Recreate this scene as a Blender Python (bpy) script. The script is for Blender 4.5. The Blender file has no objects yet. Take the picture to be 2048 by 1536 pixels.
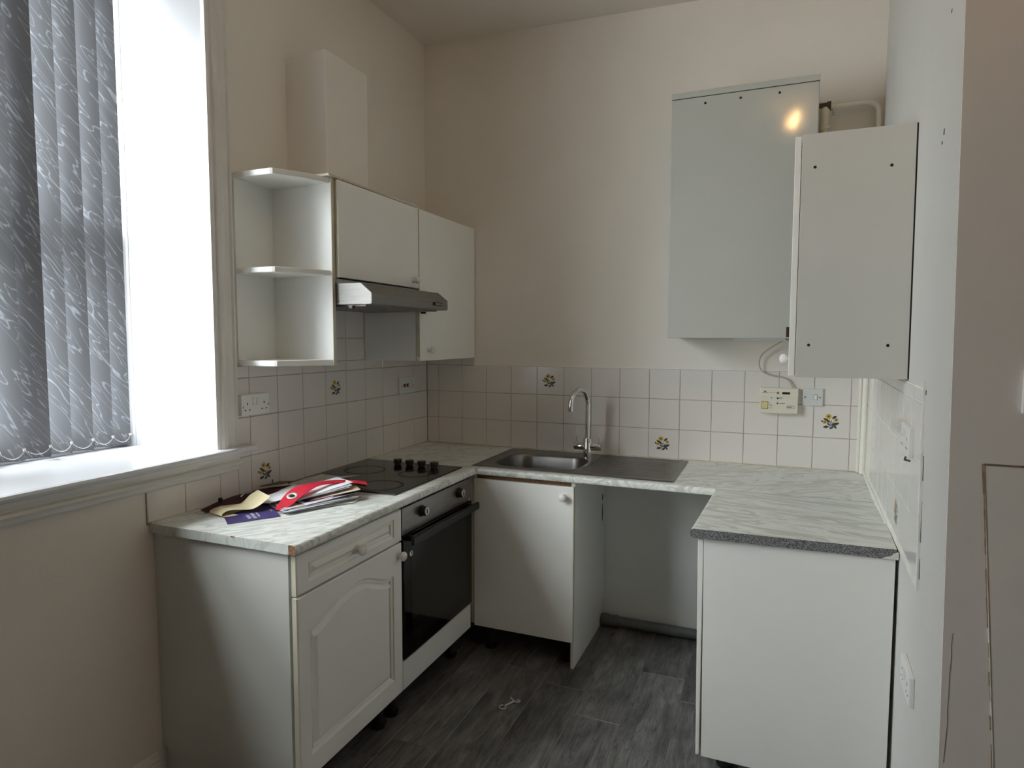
import bpy, math, random
from mathutils import Vector, Matrix
random.seed(7)
C = bpy.context.scene.collection
sc = bpy.context.scene

# ------------------------------------------------------------------ camera, sky, lights, exposure
cam_d = bpy.data.cameras.new('camera'); cam = bpy.data.objects.new('camera', cam_d); C.objects.link(cam)
cam_d.sensor_width = 36.0; cam_d.lens = 22.5; cam_d.clip_start = 0.02
YAW, PIT, ROL = 0.3894, -0.0715, 0.00155
fw = Vector((-math.sin(YAW)*math.cos(PIT), math.cos(YAW)*math.cos(PIT), math.sin(PIT)))
rt = Vector((math.cos(YAW), math.sin(YAW), 0)); up = rt.cross(fw)
r2 = rt*math.cos(ROL)+up*math.sin(ROL); u2 = -rt*math.sin(ROL)+up*math.cos(ROL)
cam.matrix_world = Matrix(((r2.x,u2.x,-fw.x,1.8841),(r2.y,u2.y,-fw.y,-3.2721),(r2.z,u2.z,-fw.z,1.5077),(0,0,0,1)))
sc.camera = cam

SKY = 12.5
world = bpy.data.worlds.new('overcast_sky'); sc.world = world; world.use_nodes = True
wn = world.node_tree; wn.nodes.clear()
wo = wn.nodes.new('ShaderNodeOutputWorld'); wb = wn.nodes.new('ShaderNodeBackground')
wb.inputs['Color'].default_value = (0.94, 0.97, 1.0, 1); wb.inputs['Strength'].default_value = SKY
# overcast sky: about three times brighter overhead than at the horizon
wt = wn.nodes.new('ShaderNodeTexCoord'); wx = wn.nodes.new('ShaderNodeSeparateXYZ'); wr_ = wn.nodes.new('ShaderNodeMapRange')
wr_.inputs['From Min'].default_value = 0.0; wr_.inputs['From Max'].default_value = 1.0
wr_.inputs['To Min'].default_value = SKY; wr_.inputs['To Max'].default_value = SKY*3.0
wn.links.new(wt.outputs['Generated'], wx.inputs[0]); wn.links.new(wx.outputs['Z'], wr_.inputs[0]); wn.links.new(wr_.outputs[0], wb.inputs['Strength'])
wn.links.new(wb.outputs[0], wo.inputs[0])

sc.view_settings.view_transform = 'Standard'; sc.view_settings.look = 'None'
sc.view_settings.gamma = 1.0; sc.view_settings.exposure = 0.46; sc.view_settings.use_curve_mapping = False
sc.cycles.max_bounces = 14; sc.cycles.diffuse_bounces = 8; sc.cycles.glossy_bounces = 5
sc.cycles.transmission_bounces = 8; sc.cycles.transparent_max_bounces = 12
sc.cycles.caustics_reflective = False; sc.cycles.caustics_refractive = False
sc.cycles.sample_clamp_indirect = 6.0
def portal(name, loc, sx, sy):
    l = bpy.data.lights.new(name, 'AREA'); l.shape = 'RECTANGLE'; l.size = sx; l.size_y = sy
    l.cycles.is_portal = True
    o = bpy.data.objects.new(name, l); C.objects.link(o); o.location = loc
    o.rotation_euler = (0, -math.pi/2, 0)       # faces +x, into the room
portal('window_portal', (-0.56, -2.47, 2.0), 1.95, 1.9)
def bulb_light(loc, power):
    l = bpy.data.lights.new('bulb_light', 'POINT'); l.energy = power; l.color = (1.0, 0.62, 0.28); l.shadow_soft_size = 0.03
    o = bpy.data.objects.new('bulb_light', l); C.objects.link(o); o.location = loc

# ------------------------------------------------------------------ helpers
class MB:
    def __init__(s): s.v = []; s.f = []; s.m = []; s.cur = 0
    def add(s, vs, fs):
        b = len(s.v); s.v += [tuple(v) for v in vs]
        for f in fs: s.f.append(tuple(b+i for i in f)); s.m.append(s.cur)
        return s
    def box(s, x0, x1, y0, y1, z0, z1):
        return s.add([(x0,y0,z0),(x1,y0,z0),(x1,y1,z0),(x0,y1,z0),(x0,y0,z1),(x1,y0,z1),(x1,y1,z1),(x0,y1,z1)],
                     [(0,3,2,1),(4,5,6,7),(0,1,5,4),(1,2,6,5),(2,3,7,6),(3,0,4,7)])
    def hexa(s, p):     # 8 points, bottom ring then top ring
        return s.add(p, [(0,3,2,1),(4,5,6,7),(0,1,5,4),(1,2,6,5),(2,3,7,6),(3,0,4,7)])
    def prism(s, poly, fn, a, b):   # poly of 2d points, fn(u,v,w) -> world
        n = len(poly)
        vs = [fn(u,v,a) for u,v in poly]+[fn(u,v,b) for u,v in poly]
        return s.add(vs, [tuple(range(n))[::-1], tuple(range(n,2*n))]+[(i,(i+1)%n,n+(i+1)%n,n+i) for i in range(n)])
    def lathe(s, o, d, prof, n=20):  # prof: list of (dist along d, radius)
        o = Vector(o); d = Vector(d).normalized()
        a = d.orthogonal().normalized(); b = d.cross(a)
        vs = []; fs = []
        for h, r in prof:
            for i in range(n):
                t = 2*math.pi*i/n; vs.append(o+d*h+(a*math.cos(t)+b*math.sin(t))*max(r,1e-5))
        for k in range(len(prof)-1):
            for i in range(n):
                j = (i+1)%n; fs.append((k*n+i, k*n+j, (k+1)*n+j, (k+1)*n+i))
        fs.append(tuple(range(n))[::-1]); fs.append(tuple(range((len(prof)-1)*n, len(prof)*n)))
        return s.add(vs, fs)
    def cyl(s, o, d, h, r, n=20): return s.lathe(o, d, [(0,r),(h,r)], n)
    def tube(s, pts, r, n=10):
        pts = [Vector(p) for p in pts]; vs = []; fs = []; prev = None
        for i, p in enumerate(pts):
            t = (pts[min(i+1,len(pts)-1)]-pts[max(i-1,0)]).normalized()
            a = t.orthogonal().normalized() if prev is None else (prev-t*prev.dot(t)).normalized()
            prev = a; b = t.cross(a); rr = r[i] if isinstance(r,(list,tuple)) else r
            for k in range(n):
                q = 2*math.pi*k/n; vs.append(p+(a*math.cos(q)+b*math.sin(q))*rr)
        for i in range(len(pts)-1):
            for k in range(n):
                j = (k+1)%n; fs.append((i*n+k, i*n+j, (i+1)*n+j, (i+1)*n+k))
        fs.append(tuple(range(n))[::-1]); fs.append(tuple(range((len(pts)-1)*n, len(pts)*n)))
        return s.add(vs, fs)
    def strip(s, A, B, th=0.0006):   # sheet between two polylines, with thickness
        n = len(A); A = [Vector(p) for p in A]; B = [Vector(p) for p in B]
        nrm = []
        for i in range(n):
            t = A[min(i+1,n-1)]-A[max(i-1,0)]; w = B[i]-A[i]
            q = t.cross(w); q = q.normalized() if q.length > 1e-9 else Vector((0,0,1))
            nrm.append(q if q.z >= 0 else -q)
        vs = [A[i]+nrm[i]*th for i in range(n)]+[B[i]+nrm[i]*th for i in range(n)]+A+B
        fs = []
        for i in range(n-1):
            fs += [(i,i+1,n+i+1,n+i), (2*n+i,3*n+i,3*n+i+1,2*n+i+1), (i,2*n+i,2*n+i+1,i+1), (n+i,n+i+1,3*n+i+1,3*n+i)]
        fs += [(0,n,3*n,2*n), (n-1,3*n-1,4*n-1,2*n-1)]
        return s.add(vs, fs)
    def mesh(s, name, off=(0,0,0), smooth=False):
        me = bpy.data.meshes.new(name)
        me.from_pydata([(x-off[0],y-off[1],z-off[2]) for x,y,z in s.v], [], s.f)
        for i, p in enumerate(me.polygons): p.material_index = s.m[i]; p.use_smooth = smooth
        me.validate(); me.update()
        return me

import bmesh
def fix_normals(me):
    bm = bmesh.new(); bm.from_mesh(me); bmesh.ops.recalc_face_normals(bm, faces=bm.faces); bm.to_mesh(me); bm.free()
ROOT = {}
def build(name, mb, mats, parent=None, off=None, bevel=0, seg=2, smooth=False, label=None):
    if off is None: off = ROOT.get(parent.name, (0,0,0)) if parent else (0,0,0)
    me = mb.mesh(name, off, smooth); fix_normals(me)
    for m in (mats if isinstance(mats,(list,tuple)) else [mats]): me.materials.append(m)
    o = bpy.data.objects.new(name, me); C.objects.link(o)
    if parent: o.parent = parent
    else: o.location = off
    ROOT[o.name] = tuple(off)
    if bevel:
        b = o.modifiers.new('bevel','BEVEL'); b.width = bevel; b.segments = seg; b.limit_method = 'ANGLE'; b.angle_limit = 0.6
        if not smooth and seg > 1: pass
    if smooth:
        me.set_sharp_from_angle(angle=0.7)
    if label: o['label'] = label
    return o
def thing(name, label, cat, loc, group=None):
    o = bpy.data.objects.new(name, None); C.objects.link(o); o.location = loc; o.empty_display_size = 0.05
    o['label'] = label; o['category'] = cat
    if group: o['group'] = group
    ROOT[o.name] = tuple(loc)
    return o
def tag(o, label, cat, group=None):
    o['label'] = label; o['category'] = cat
    if group: o['group'] = group
    return o
def struct(name, mb, mats, **k):
    o = build(name, mb, mats, **k); o['kind'] = 'structure'; return o
def link_copy(name, me, parent, loc=(0,0,0), rot=None):
    o = bpy.data.objects.new(name, me); C.objects.link(o); o.parent = parent
    if rot is not None: o.matrix_local = Matrix.Translation(loc) @ rot.to_4x4()
    else: o.location = loc
    return o

# ------------------------------------------------------------------ materials
def new_mat(name):
    m = bpy.data.materials.new(name); m.use_nodes = True
    return m, m.node_tree, m.node_tree.nodes['Principled BSDF']
def lin(r,g,b): return (r,g,b,1)
def mat(name, col, rough=0.5, metal=0.0, spec=0.5, noise=0.0, nscale=20, bump=0.0, bscale=200, coat=0.0, stretch=None):
    m, t, p = new_mat(name)
    p.inputs['Base Color'].default_value = lin(*col); p.inputs['Roughness'].default_value = rough
    p.inputs['Metallic'].default_value = metal; p.inputs['Specular IOR Level'].default_value = spec
    p.inputs['Coat Weight'].default_value = coat
    tc = t.nodes.new('ShaderNodeTexCoord'); src = tc.outputs['Object']
    if stretch:
        mp = t.nodes.new('ShaderNodeMapping'); mp.inputs['Scale'].default_value = stretch
        t.links.new(src, mp.inputs[0]); src = mp.outputs[0]
    if noise:
        n = t.nodes.new('ShaderNodeTexNoise'); n.inputs['Scale'].default_value = nscale; n.inputs['Detail'].default_value = 5
        t.links.new(src, n.inputs['Vector'])
        r = t.nodes.new('ShaderNodeValToRGB')
        r.color_ramp.elements[0].position = 0.3; r.color_ramp.elements[1].position = 0.7
        r.color_ramp.elements[0].color = lin(*[c*(1-noise) for c in col]); r.color_ramp.elements[1].color = lin(*[min(1,c*(1+noise)) for c in col])
        t.links.new(n.outputs['Fac'], r.inputs[0]); t.links.new(r.outputs[0], p.inputs['Base Color'])
    if bump:
        n = t.nodes.new('ShaderNodeTexNoise'); n.inputs['Scale'].default_value = bscale; n.inputs['Detail'].default_value = 3
        t.links.new(src, n.inputs['Vector'])
        b = t.nodes.new('ShaderNodeBump'); b.inputs['Strength'].default_value = bump; b.inputs['Distance'].default_value = 0.002
        t.links.new(n.outputs['Fac'], b.inputs['Height']); t.links.new(b.outputs[0], p.inputs['Normal'])
    return m

WALL = (0.80, 0.752, 0.69)
M_wall = mat('painted_plaster', WALL, 0.75, noise=0.02, nscale=3, bump=0.25, bscale=90)
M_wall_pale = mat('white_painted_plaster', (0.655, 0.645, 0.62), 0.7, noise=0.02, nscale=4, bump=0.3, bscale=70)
M_ceil = mat('ceiling_paint', (0.80, 0.752, 0.685), 0.85, noise=0.02, nscale=2)
M_gloss = mat('white_gloss_paint', (0.60, 0.60, 0.625), 0.18, noise=0.015, nscale=6, bump=0.06, bscale=12)
M_sill = mat('white_gloss_sill', (0.66, 0.66, 0.68), 0.16, noise=0.01, nscale=6, bump=0.05, bscale=10)
M_trim = mat('aged_white_gloss', (0.74, 0.72, 0.68), 0.28, noise=0.03, nscale=9)
M_grout = mat('brown_grout', (0.40, 0.34, 0.27), 0.9, noise=0.25, nscale=14)
M_grout_w = mat('white_grout', (0.80, 0.78, 0.72), 0.8, noise=0.08, nscale=20)
M_tile = mat('glazed_tile', (0.75, 0.71, 0.675), 0.10, noise=0.012, nscale=4, bump=0.05, bscale=14)
M_tile_r = mat('glazed_tile_clean', (0.76, 0.745, 0.72), 0.09, noise=0.012, nscale=4, bump=0.05, bscale=14)
M_cab = mat('white_melamine', (0.86, 0.865, 0.835), 0.42, noise=0.012, nscale=5)
M_cab_dim = mat('dimmed_white_melamine', (0.60, 0.60, 0.565), 0.42, noise=0.012, nscale=5)  # white melamine again, colour darkened to stand for weaker light
M_front = mat('white_foil_front', (0.87, 0.865, 0.83), 0.38, noise=0.015, nscale=5)
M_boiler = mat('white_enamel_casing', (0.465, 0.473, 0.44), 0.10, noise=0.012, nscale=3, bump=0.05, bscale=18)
M_edge = mat('cream_edging', (0.62, 0.575, 0.46), 0.5, noise=0.06, nscale=15)
M_chip = mat('raw_chipboard', (0.22, 0.11, 0.055), 0.9, noise=0.45, nscale=180, bump=0.6, bscale=300)
M_knob = mat('white_knob', (0.80, 0.78, 0.78), 0.2)
M_white_pl = mat('white_plastic', (0.80, 0.80, 0.78), 0.3)
M_grey_pl = mat('pale_grey_plate', (0.66, 0.67, 0.655), 0.3)
M_cream_pl = mat('cream_plastic', (0.73, 0.70, 0.585), 0.4, noise=0.02, nscale=10)
M_yellow_pl = mat('yellowed_switch', (0.70, 0.56, 0.27), 0.35)
M_black = mat('black_plastic', (0.012, 0.012, 0.013), 0.35)
M_hole = mat('dark_hole', (0.008, 0.007, 0.006), 0.9)
M_rust = mat('rusty_hole', (0.05, 0.022, 0.012), 0.9)
M_red = mat('red_rocker', (0.16, 0.01, 0.015), 0.3)
M_led = mat('red_lamp_lens', (0.45, 0.10, 0.06), 0.25)
M_print = mat('dark_print', (0.08, 0.07, 0.06), 0.6)
M_line = mat('pale_print', (0.62, 0.60, 0.55), 0.6)
M_steel = mat('brushed_steel', (0.30, 0.287, 0.275), 0.58, metal=1.0, noise=0.10, nscale=12, bump=0.08, bscale=60, stretch=(1,1,12))
M_sink = mat('sink_steel', (0.215, 0.205, 0.195), 0.31, metal=1.0, noise=0.10, nscale=14, bump=0.05, bscale=90)
M_chrome = mat('chrome', (0.64, 0.64, 0.64), 0.05, metal=1.0)
M_ovensteel = mat('oven_steel', (0.36, 0.34, 0.32), 0.34, metal=1.0, noise=0.08, nscale=10, stretch=(1,1,10))
M_ovenglass = mat('black_oven_glass', (0.004, 0.004, 0.004), 0.06, spec=0.35)
M_ovenwin = mat('oven_window_glass', (0.012, 0.012, 0.012), 0.08, spec=0.45)
M_hob = mat('black_ceramic_glass', (0.010, 0.010, 0.009), 0.10, spec=0.45)
M_ring = mat('hob_ring_print', (0.002, 0.002, 0.002), 0.45, spec=0.2)
M_kick = mat('kick_panel_white', (0.76, 0.76, 0.73), 0.35)
M_pipe = mat('grey_waste_pipe', (0.115, 0.125, 0.125), 0.4, noise=0.12, nscale=25)
M_cpipe = mat('painted_pipe', (0.78, 0.70, 0.53), 0.4, noise=0.08, nscale=30)
M_wpipe = mat('white_painted_pipe', (0.86, 0.83, 0.75), 0.35, noise=0.04, nscale=20)
M_flex = mat('cream_flex', (0.50, 0.44, 0.33), 0.5)
M_board = mat('painted_hardboard', (0.80, 0.765, 0.715), 0.7, noise=0.03, nscale=6, bump=0.3, bscale=40)
M_crack = mat('brown_crack', (0.22, 0.15, 0.095), 0.95, noise=0.4, nscale=60)
M_hair = mat('hairline_crack', (0.28, 0.25, 0.22), 0.95)
M_redcloth = mat('red_woven_cloth', (0.58, 0.009, 0.036), 0.75, noise=0.08, nscale=60, bump=0.4, bscale=900)
M_maroon = mat('maroon_cloth', (0.055, 0.006, 0.014), 0.8, noise=0.2, nscale=60, bump=0.4, bscale=700)
M_khaki = mat('khaki_webbing', (0.13, 0.10, 0.045), 0.8, noise=0.2, nscale=80)
M_purple = mat('purple_leaflet', (0.048, 0.036, 0.15), 0.45, noise=0.12, nscale=30)
M_creampaper = mat('cream_paper', (0.66, 0.57, 0.36), 0.7, noise=0.04, nscale=30)
M_paper = [mat('white_paper', (0.80, 0.80, 0.84), 0.6, noise=0.05, nscale=40), mat('grey_paper', (0.42, 0.42, 0.41), 0.6, noise=0.25, nscale=25),
           mat('newsprint', (0.55, 0.53, 0.49), 0.7, noise=0.25, nscale=45), mat('blue_grey_paper', (0.62, 0.62, 0.74), 0.55, noise=0.2, nscale=35),
           mat('dark_flyer', (0.03, 0.03, 0.06), 0.4, noise=0.4, nscale=20), mat('manila_paper', (0.62, 0.52, 0.38), 0.6, noise=0.1, nscale=30),
           mat('pink_flyer', (0.50, 0.18, 0.22), 0.5, noise=0.3, nscale=30)]
M_caulk = mat('sealant', (0.55, 0.50, 0.40), 0.6, noise=0.2, nscale=30)
M_caulk_w = mat('white_filler', (0.82, 0.81, 0.78), 0.6, noise=0.05, nscale=30)
M_plast_dark = mat('unpainted_cavity', (0.02, 0.018, 0.016), 0.95)
M_petal = mat('yellow_petal', (0.62, 0.38, 0.05), 0.3, noise=0.25, nscale=400)
M_petal_in = mat('ochre_flower_centre', (0.20, 0.085, 0.01), 0.3)
M_leafp = mat('grey_green_leaf', (0.055, 0.07, 0.06), 0.3, noise=0.3, nscale=400)
M_ground = mat('outdoor_paving', (0.25, 0.25, 0.24), 0.9, noise=0.1, nscale=2)
M_rough_floor = mat('floor_underlay', (0.04, 0.02, 0.02), 0.9)

def rot_scale(t, src, rot, scale):
    m1 = t.nodes.new('ShaderNodeMapping'); m1.inputs['Rotation'].default_value = rot
    m2 = t.nodes.new('ShaderNodeMapping'); m2.inputs['Scale'].default_value = scale
    t.links.new(src, m1.inputs[0]); t.links.new(m1.outputs[0], m2.inputs[0]); return m2.outputs[0]
def marble(name, base, vein, ang, scale=(3.2,13,10), rough=0.32):
    m, t, p = new_mat(name); p.inputs['Roughness'].default_value = rough
    tc = t.nodes.new('ShaderNodeTexCoord')
    co = rot_scale(t, tc.outputs['Object'], (0,0,-ang), scale)
    n = t.nodes.new('ShaderNodeTexNoise'); n.inputs['Scale'].default_value = 1; n.inputs['Detail'].default_value = 6; n.inputs['Roughness'].default_value = 0.55; n.inputs['Distortion'].default_value = 0.9
    r = t.nodes.new('ShaderNodeValToRGB'); e = r.color_ramp.elements
    def mixc(f): return lin(*[f*b_+(1-f)*v_ for b_,v_ in zip(base,vein)])
    e[0].position = 0.36; e[0].color = mixc(0.25); e[1].position = 0.425; e[1].color = mixc(0.9)
    for pos, f in ((0.46,0.95),(0.475,0.35),(0.515,0.2),(0.53,0.9),(0.57,1.0),(0.60,0.55),(0.63,0.95)):
        k = e.new(pos); k.color = mixc(f)
    t.links.new(co, n.inputs['Vector']); t.links.new(n.outputs['Fac'], r.inputs[0]); t.links.new(r.outputs[0], p.inputs['Base Color'])
    return m
MB_BASE, MB_VEIN = (0.77,0.785,0.75), (0.56,0.58,0.54)
M_marble_l = marble('marble_laminate', MB_BASE, (0.46,0.475,0.435), 0.95)
M_marble_b = marble('marble_laminate_back_run', MB_BASE, (0.46,0.475,0.435), 0.62)
M_marble_p = marble('marble_laminate_short_run', MB_BASE, (0.45,0.465,0.425), -0.16, (2.0,14,12))
M_marble_e = marble('marble_laminate_strip', (0.58,0.60,0.57), (0.42,0.435,0.41), 0.3, (10,5,4))

def speckle():
    m, t, p = new_mat('speckled_grey_edge'); p.inputs['Roughness'].default_value = 0.8
    tc = t.nodes.new('ShaderNodeTexCoord'); n = t.nodes.new('ShaderNodeTexNoise'); n.inputs['Scale'].default_value = 260; n.inputs['Detail'].default_value = 3
    r = t.nodes.new('ShaderNodeValToRGB'); e = r.color_ramp.elements
    e[0].position = 0.36; e[0].color = (0.05,0.05,0.055,1); e[1].position = 0.6; e[1].color = (0.26,0.26,0.27,1)
    t.links.new(tc.outputs['Object'], n.inputs['Vector']); t.links.new(n.outputs['Fac'], r.inputs[0]); t.links.new(r.outputs[0], p.inputs['Base Color'])
    return m
M_speck = speckle()

def plank_mat():
    m, t, p = new_mat('dark_grey_wood_plank'); p.inputs['Roughness'].default_value = 0.42; p.inputs['Specular IOR Level'].default_value = 0.35
    N = t.nodes.new; L = t.links.new
    tc = N('ShaderNodeTexCoord'); oi = N('ShaderNodeObjectInfo'); vm = N('ShaderNodeVectorMath'); vm.operation = 'SCALE'
    cx = N('ShaderNodeCombineXYZ')
    for i in range(3): L(oi.outputs['Random'], cx.inputs[i])
    vm.inputs['Scale'].default_value = 37.0; L(cx.outputs[0], vm.inputs[0])
    ad = N('ShaderNodeVectorMath'); ad.operation = 'ADD'; L(tc.outputs['Object'], ad.inputs[0]); L(vm.outputs[0], ad.inputs[1])
    def noise(scale, detail, rough, dist):
        mp = N('ShaderNodeMapping'); mp.inputs['Scale'].default_value = scale; L(ad.outputs[0], mp.inputs[0])
        n = N('ShaderNodeTexNoise'); n.inputs['Scale'].default_value = 1; n.inputs['Detail'].default_value = detail; n.inputs['Roughness'].default_value = rough; n.inputs['Distortion'].default_value = dist
        L(mp.outputs[0], n.inputs['Vector']); return n.outputs['Fac']
    def rng(src, a, b, c, d):
        r = N('ShaderNodeMapRange'); r.inputs['From Min'].default_value = a; r.inputs['From Max'].default_value = b; r.inputs['To Min'].default_value = c; r.inputs['To Max'].default_value = d; L(src, r.inputs[0]); return r.outputs[0]
    def mul(a, b):
        q = N('ShaderNodeMath'); q.operation = 'MULTIPLY'; L(a, q.inputs[0]); L(b, q.inputs[1]); return q.outputs[0]
    grain = noise((110,5,1), 4, 0.6, 0.3); fig = noise((16,3.2,1), 6, 0.7, 1.6); cloud = noise((7,4,1), 5, 0.6, 0.4)
    f = mul(mul(rng(grain,0.3,0.7,0.78,1.2), rng(fig,0.32,0.68,0.55,1.35)), mul(rng(cloud,0.3,0.7,0.6,1.4), rng(oi.outputs['Random'],0,1,0.8,1.2)))
    # a few dark cracks along the grain
    ck = noise((26,1.6,1), 3, 0.5, 2.2); ckr = N('ShaderNodeValToRGB'); e = ckr.color_ramp.elements
    e[0].position = 0.485; e[0].color = (1,1,1,1); e[1].position = 0.515; e[1].color = (1,1,1,1); k = e.new(0.5); k.color = (0.45,0.45,0.45,1)
    L(ck, ckr.inputs[0]); f = mul(f, ckr.outputs[0])
    mx = N('ShaderNodeVectorMath'); mx.operation = 'SCALE'; mx.inputs[0].default_value = (0.150,0.146,0.142); L(f, mx.inputs['Scale'])
    L(mx.outputs[0], p.inputs['Base Color'])
    b = N('ShaderNodeBump'); b.inputs['Strength'].default_value = 0.25; b.inputs['Distance'].default_value = 0.001; L(grain, b.inputs['Height']); L(b.outputs[0], p.inputs['Normal'])
    return m
M_plank_edge = mat('plank_bevel', (0.24,0.235,0.228), 0.5)
M_plank = plank_mat()

def glass_mat():
    m = bpy.data.materials.new('window_glass'); m.use_nodes = True; t = m.node_tree; t.nodes.clear()
    o = t.nodes.new('ShaderNodeOutputMaterial'); mx = t.nodes.new('ShaderNodeMixShader'); tr = t.nodes.new('ShaderNodeBsdfTransparent')
    g = t.nodes.new('ShaderNodeBsdfGlossy'); g.inputs['Roughness'].default_value = 0.02; mx.inputs[0].default_value = 0.07
    tr.inputs[0].default_value = (0.95,0.97,0.96,1)
    t.links.new(tr.outputs[0], mx.inputs[1]); t.links.new(g.outputs[0], mx.inputs[2]); t.links.new(mx.outputs[0], o.inputs[0])
    return m
M_glass = glass_mat()

def blind_mat():
    m = bpy.data.materials.new('blind_fabric'); m.use_nodes = True; t = m.node_tree; t.nodes.clear(); N = t.nodes.new; L = t.links.new
    o = N('ShaderNodeOutputMaterial'); mx = N('ShaderNodeMixShader'); d = N('ShaderNodeBsdfDiffuse'); tl = N('ShaderNodeBsdfTranslucent')
    tc = N('ShaderNodeTexCoord'); oi = N('ShaderNodeObjectInfo')
    cx = N('ShaderNodeCombineXYZ'); L(oi.outputs['Random'], cx.inputs[1]); L(oi.outputs['Random'], cx.inputs[2])
    sc_ = N('ShaderNodeVectorMath'); sc_.operation = 'SCALE'; sc_.inputs['Scale'].default_value = 9.0; L(cx.outputs[0], sc_.inputs[0])
    ad = N('ShaderNodeVectorMath'); ad.operation = 'ADD'; L(tc.outputs['Object'], ad.inputs[0]); L(sc_.outputs[0], ad.inputs[1])
    co = rot_scale(t, ad.outputs[0], (-0.60,0,0), (1,27,4.2))
    n = N('ShaderNodeTexNoise'); n.inputs['Scale'].default_value = 1.0; n.inputs['Detail'].default_value = 2.0; n.inputs['Distortion'].default_value = 0.35; L(co, n.inputs['Vector'])
    r = N('ShaderNodeValToRGB'); e = r.color_ramp.elements
    e[0].position = 0.0; e[0].color = (0,0,0,1); e[1].position = 1.0; e[1].color = (0,0,0,1)
    for pos, v in ((0.485,0),(0.50,1),(0.515,0),(0.585,0),(0.597,0.6),(0.609,0)): k = e.new(pos); k.color = (v,v,v,1)
    L(n.outputs['Fac'], r.inputs[0])
    c1 = N('ShaderNodeMix'); c1.data_type = 'RGBA'; c1.inputs[6].default_value = (0.19,0.193,0.205,1); c1.inputs[7].default_value = (0.40,0.42,0.46,1); L(r.outputs[0], c1.inputs[0])
    L(c1.outputs[2], d.inputs[0])
    tl.inputs[0].default_value = (0.50,0.515,0.55,1)
    mx.inputs[0].default_value = BLIND_T
    L(d.outputs[0], mx.inputs[1]); L(tl.outputs[0], mx.inputs[2]); L(mx.outputs[0], o.inputs[0])
    return m
BLIND_T = 0.019
M_blind = blind_mat()

# ------------------------------------------------------------------ the room
ZC = 3.15
def ceil_z(x, y): return 3.157-0.028*x+0.006*y
def RW(y, z):      # the right wall is slightly out of square and out of plumb
    t = min(max(-y/1.8, 0), 1.0)
    return (2.269+0.010*z)*(1-t)+(2.222-0.0125*z)*t

# floor: planks over an underlay
fl = struct('floor', MB().box(-0.02, 4.3, -5.4, 0.02, -0.06, -0.004), M_rough_floor)
PW = 0.1942
def plank_mesh(w, l):
    g = 0.0004; c = 0.0016; t = 0.004
    m = MB(); x = w/2-g; y = l/2-g
    m.add([(-x,-y,-t),(x,-y,-t),(x,y,-t),(-x,y,-t),(-x,-y,-c),(x,-y,-c),(x,y,-c),(-x,y,-c),(-x+c,-y+c,0),(x-c,-y+c,0),(x-c,y-c,0),(-x+c,y-c,0)],
          [(0,1,5,4),(1,2,6,5),(2,3,7,6),(3,0,4,7),(4,5,9,8),(5,6,10,9),(6,7,11,10),(7,4,8,11),(8,9,10,11)])
    me = m.mesh('plank'); me.materials.append(M_plank); me.materials.append(M_plank_edge)
    for q in (4,5,6,7): me.polygons[q].material_index = 1
    return me
pl_cache = {}
PX = [0.02+PW*k for k in range(-0, 23)]
joint = {0:-0.35, 1:-1.02, 2:-0.20, 3:-1.30, 4:-0.63, 5:-0.71, 6:-0.89, 7:-0.455, 8:-0.63, 9:-0.25, 10:-1.05}
for k in range(22):
    x0 = 0.005+PW*k; x1 = min(x0+PW, 4.28)
    if k == 0: x0 = -0.018
    j = joint.get(k, -random.uniform(0.2, 1.2)); ys = []
    y = j
    while y > -5.35: ys.append(y); y -= 1.22
    y = j+1.22
    cuts = sorted([0.0]+[v for v in ys if v < -0.03]+[-5.35], reverse=True)
    for a, b in zip(cuts[:-1], cuts[1:]):
        if a-b < 0.02: continue
        key = (round(x1-x0,4), round(a-b,4))
        if key not in pl_cache: pl_cache[key] = plank_mesh(*key)
        link_copy('plank', pl_cache[key], fl, ((x0+x1)/2, (a+b)/2, 0))

cm = MB(); cm.hexa([(-0.6,-5.5,ceil_z(-0.6,-5.5)),(4.4,-5.5,ceil_z(4.4,-5.5)),(4.4,0.15,ceil_z(4.4,0.15)),(-0.6,0.15,ceil_z(-0.6,0.15)),(-0.6,-5.5,3.35),(4.4,-5.5,3.35),(4.4,0.15,3.35),(-0.6,0.15,3.35)])
struct('ceiling', cm, M_ceil)

# left wall with the sash window opening
WY0, WY1, WZ0, WZ1 = -3.40, -1.54, 1.075, 2.98  # widened out of view to bring in more daylight
TH = -0.50
SY0, SY1 = -3.60, -3.10      # opening in the side wall for an added fill-light window, unseen
m = MB()
m.box(TH,0,WY1,0.12,0,3.2); m.box(TH,0,WY0,WY1,0,WZ0); m.box(TH,0,WY0,WY1,WZ1,3.2)
m.box(TH,0,-5.5,WY0,0,3.2)
wl = struct('wall_left', m, M_wall)
# boxed-in chase above the wall cabinets
build('pipe_boxing', MB().box(-0.005,0.201,-1.127,-0.842,1.9,2.652), M_wall, wl, bevel=0.006)
wb_ = struct('wall_back', MB().box(-0.0,2.5,0.0,0.15,0,3.2), M_wall)
build('lower_plaster', MB().box(1.0,2.31,-0.004,0.0,0.0,0.89), mat('white_cavity_paint',(0.86,0.86,0.84),0.7,noise=0.02,nscale=3), wb_)
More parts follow.
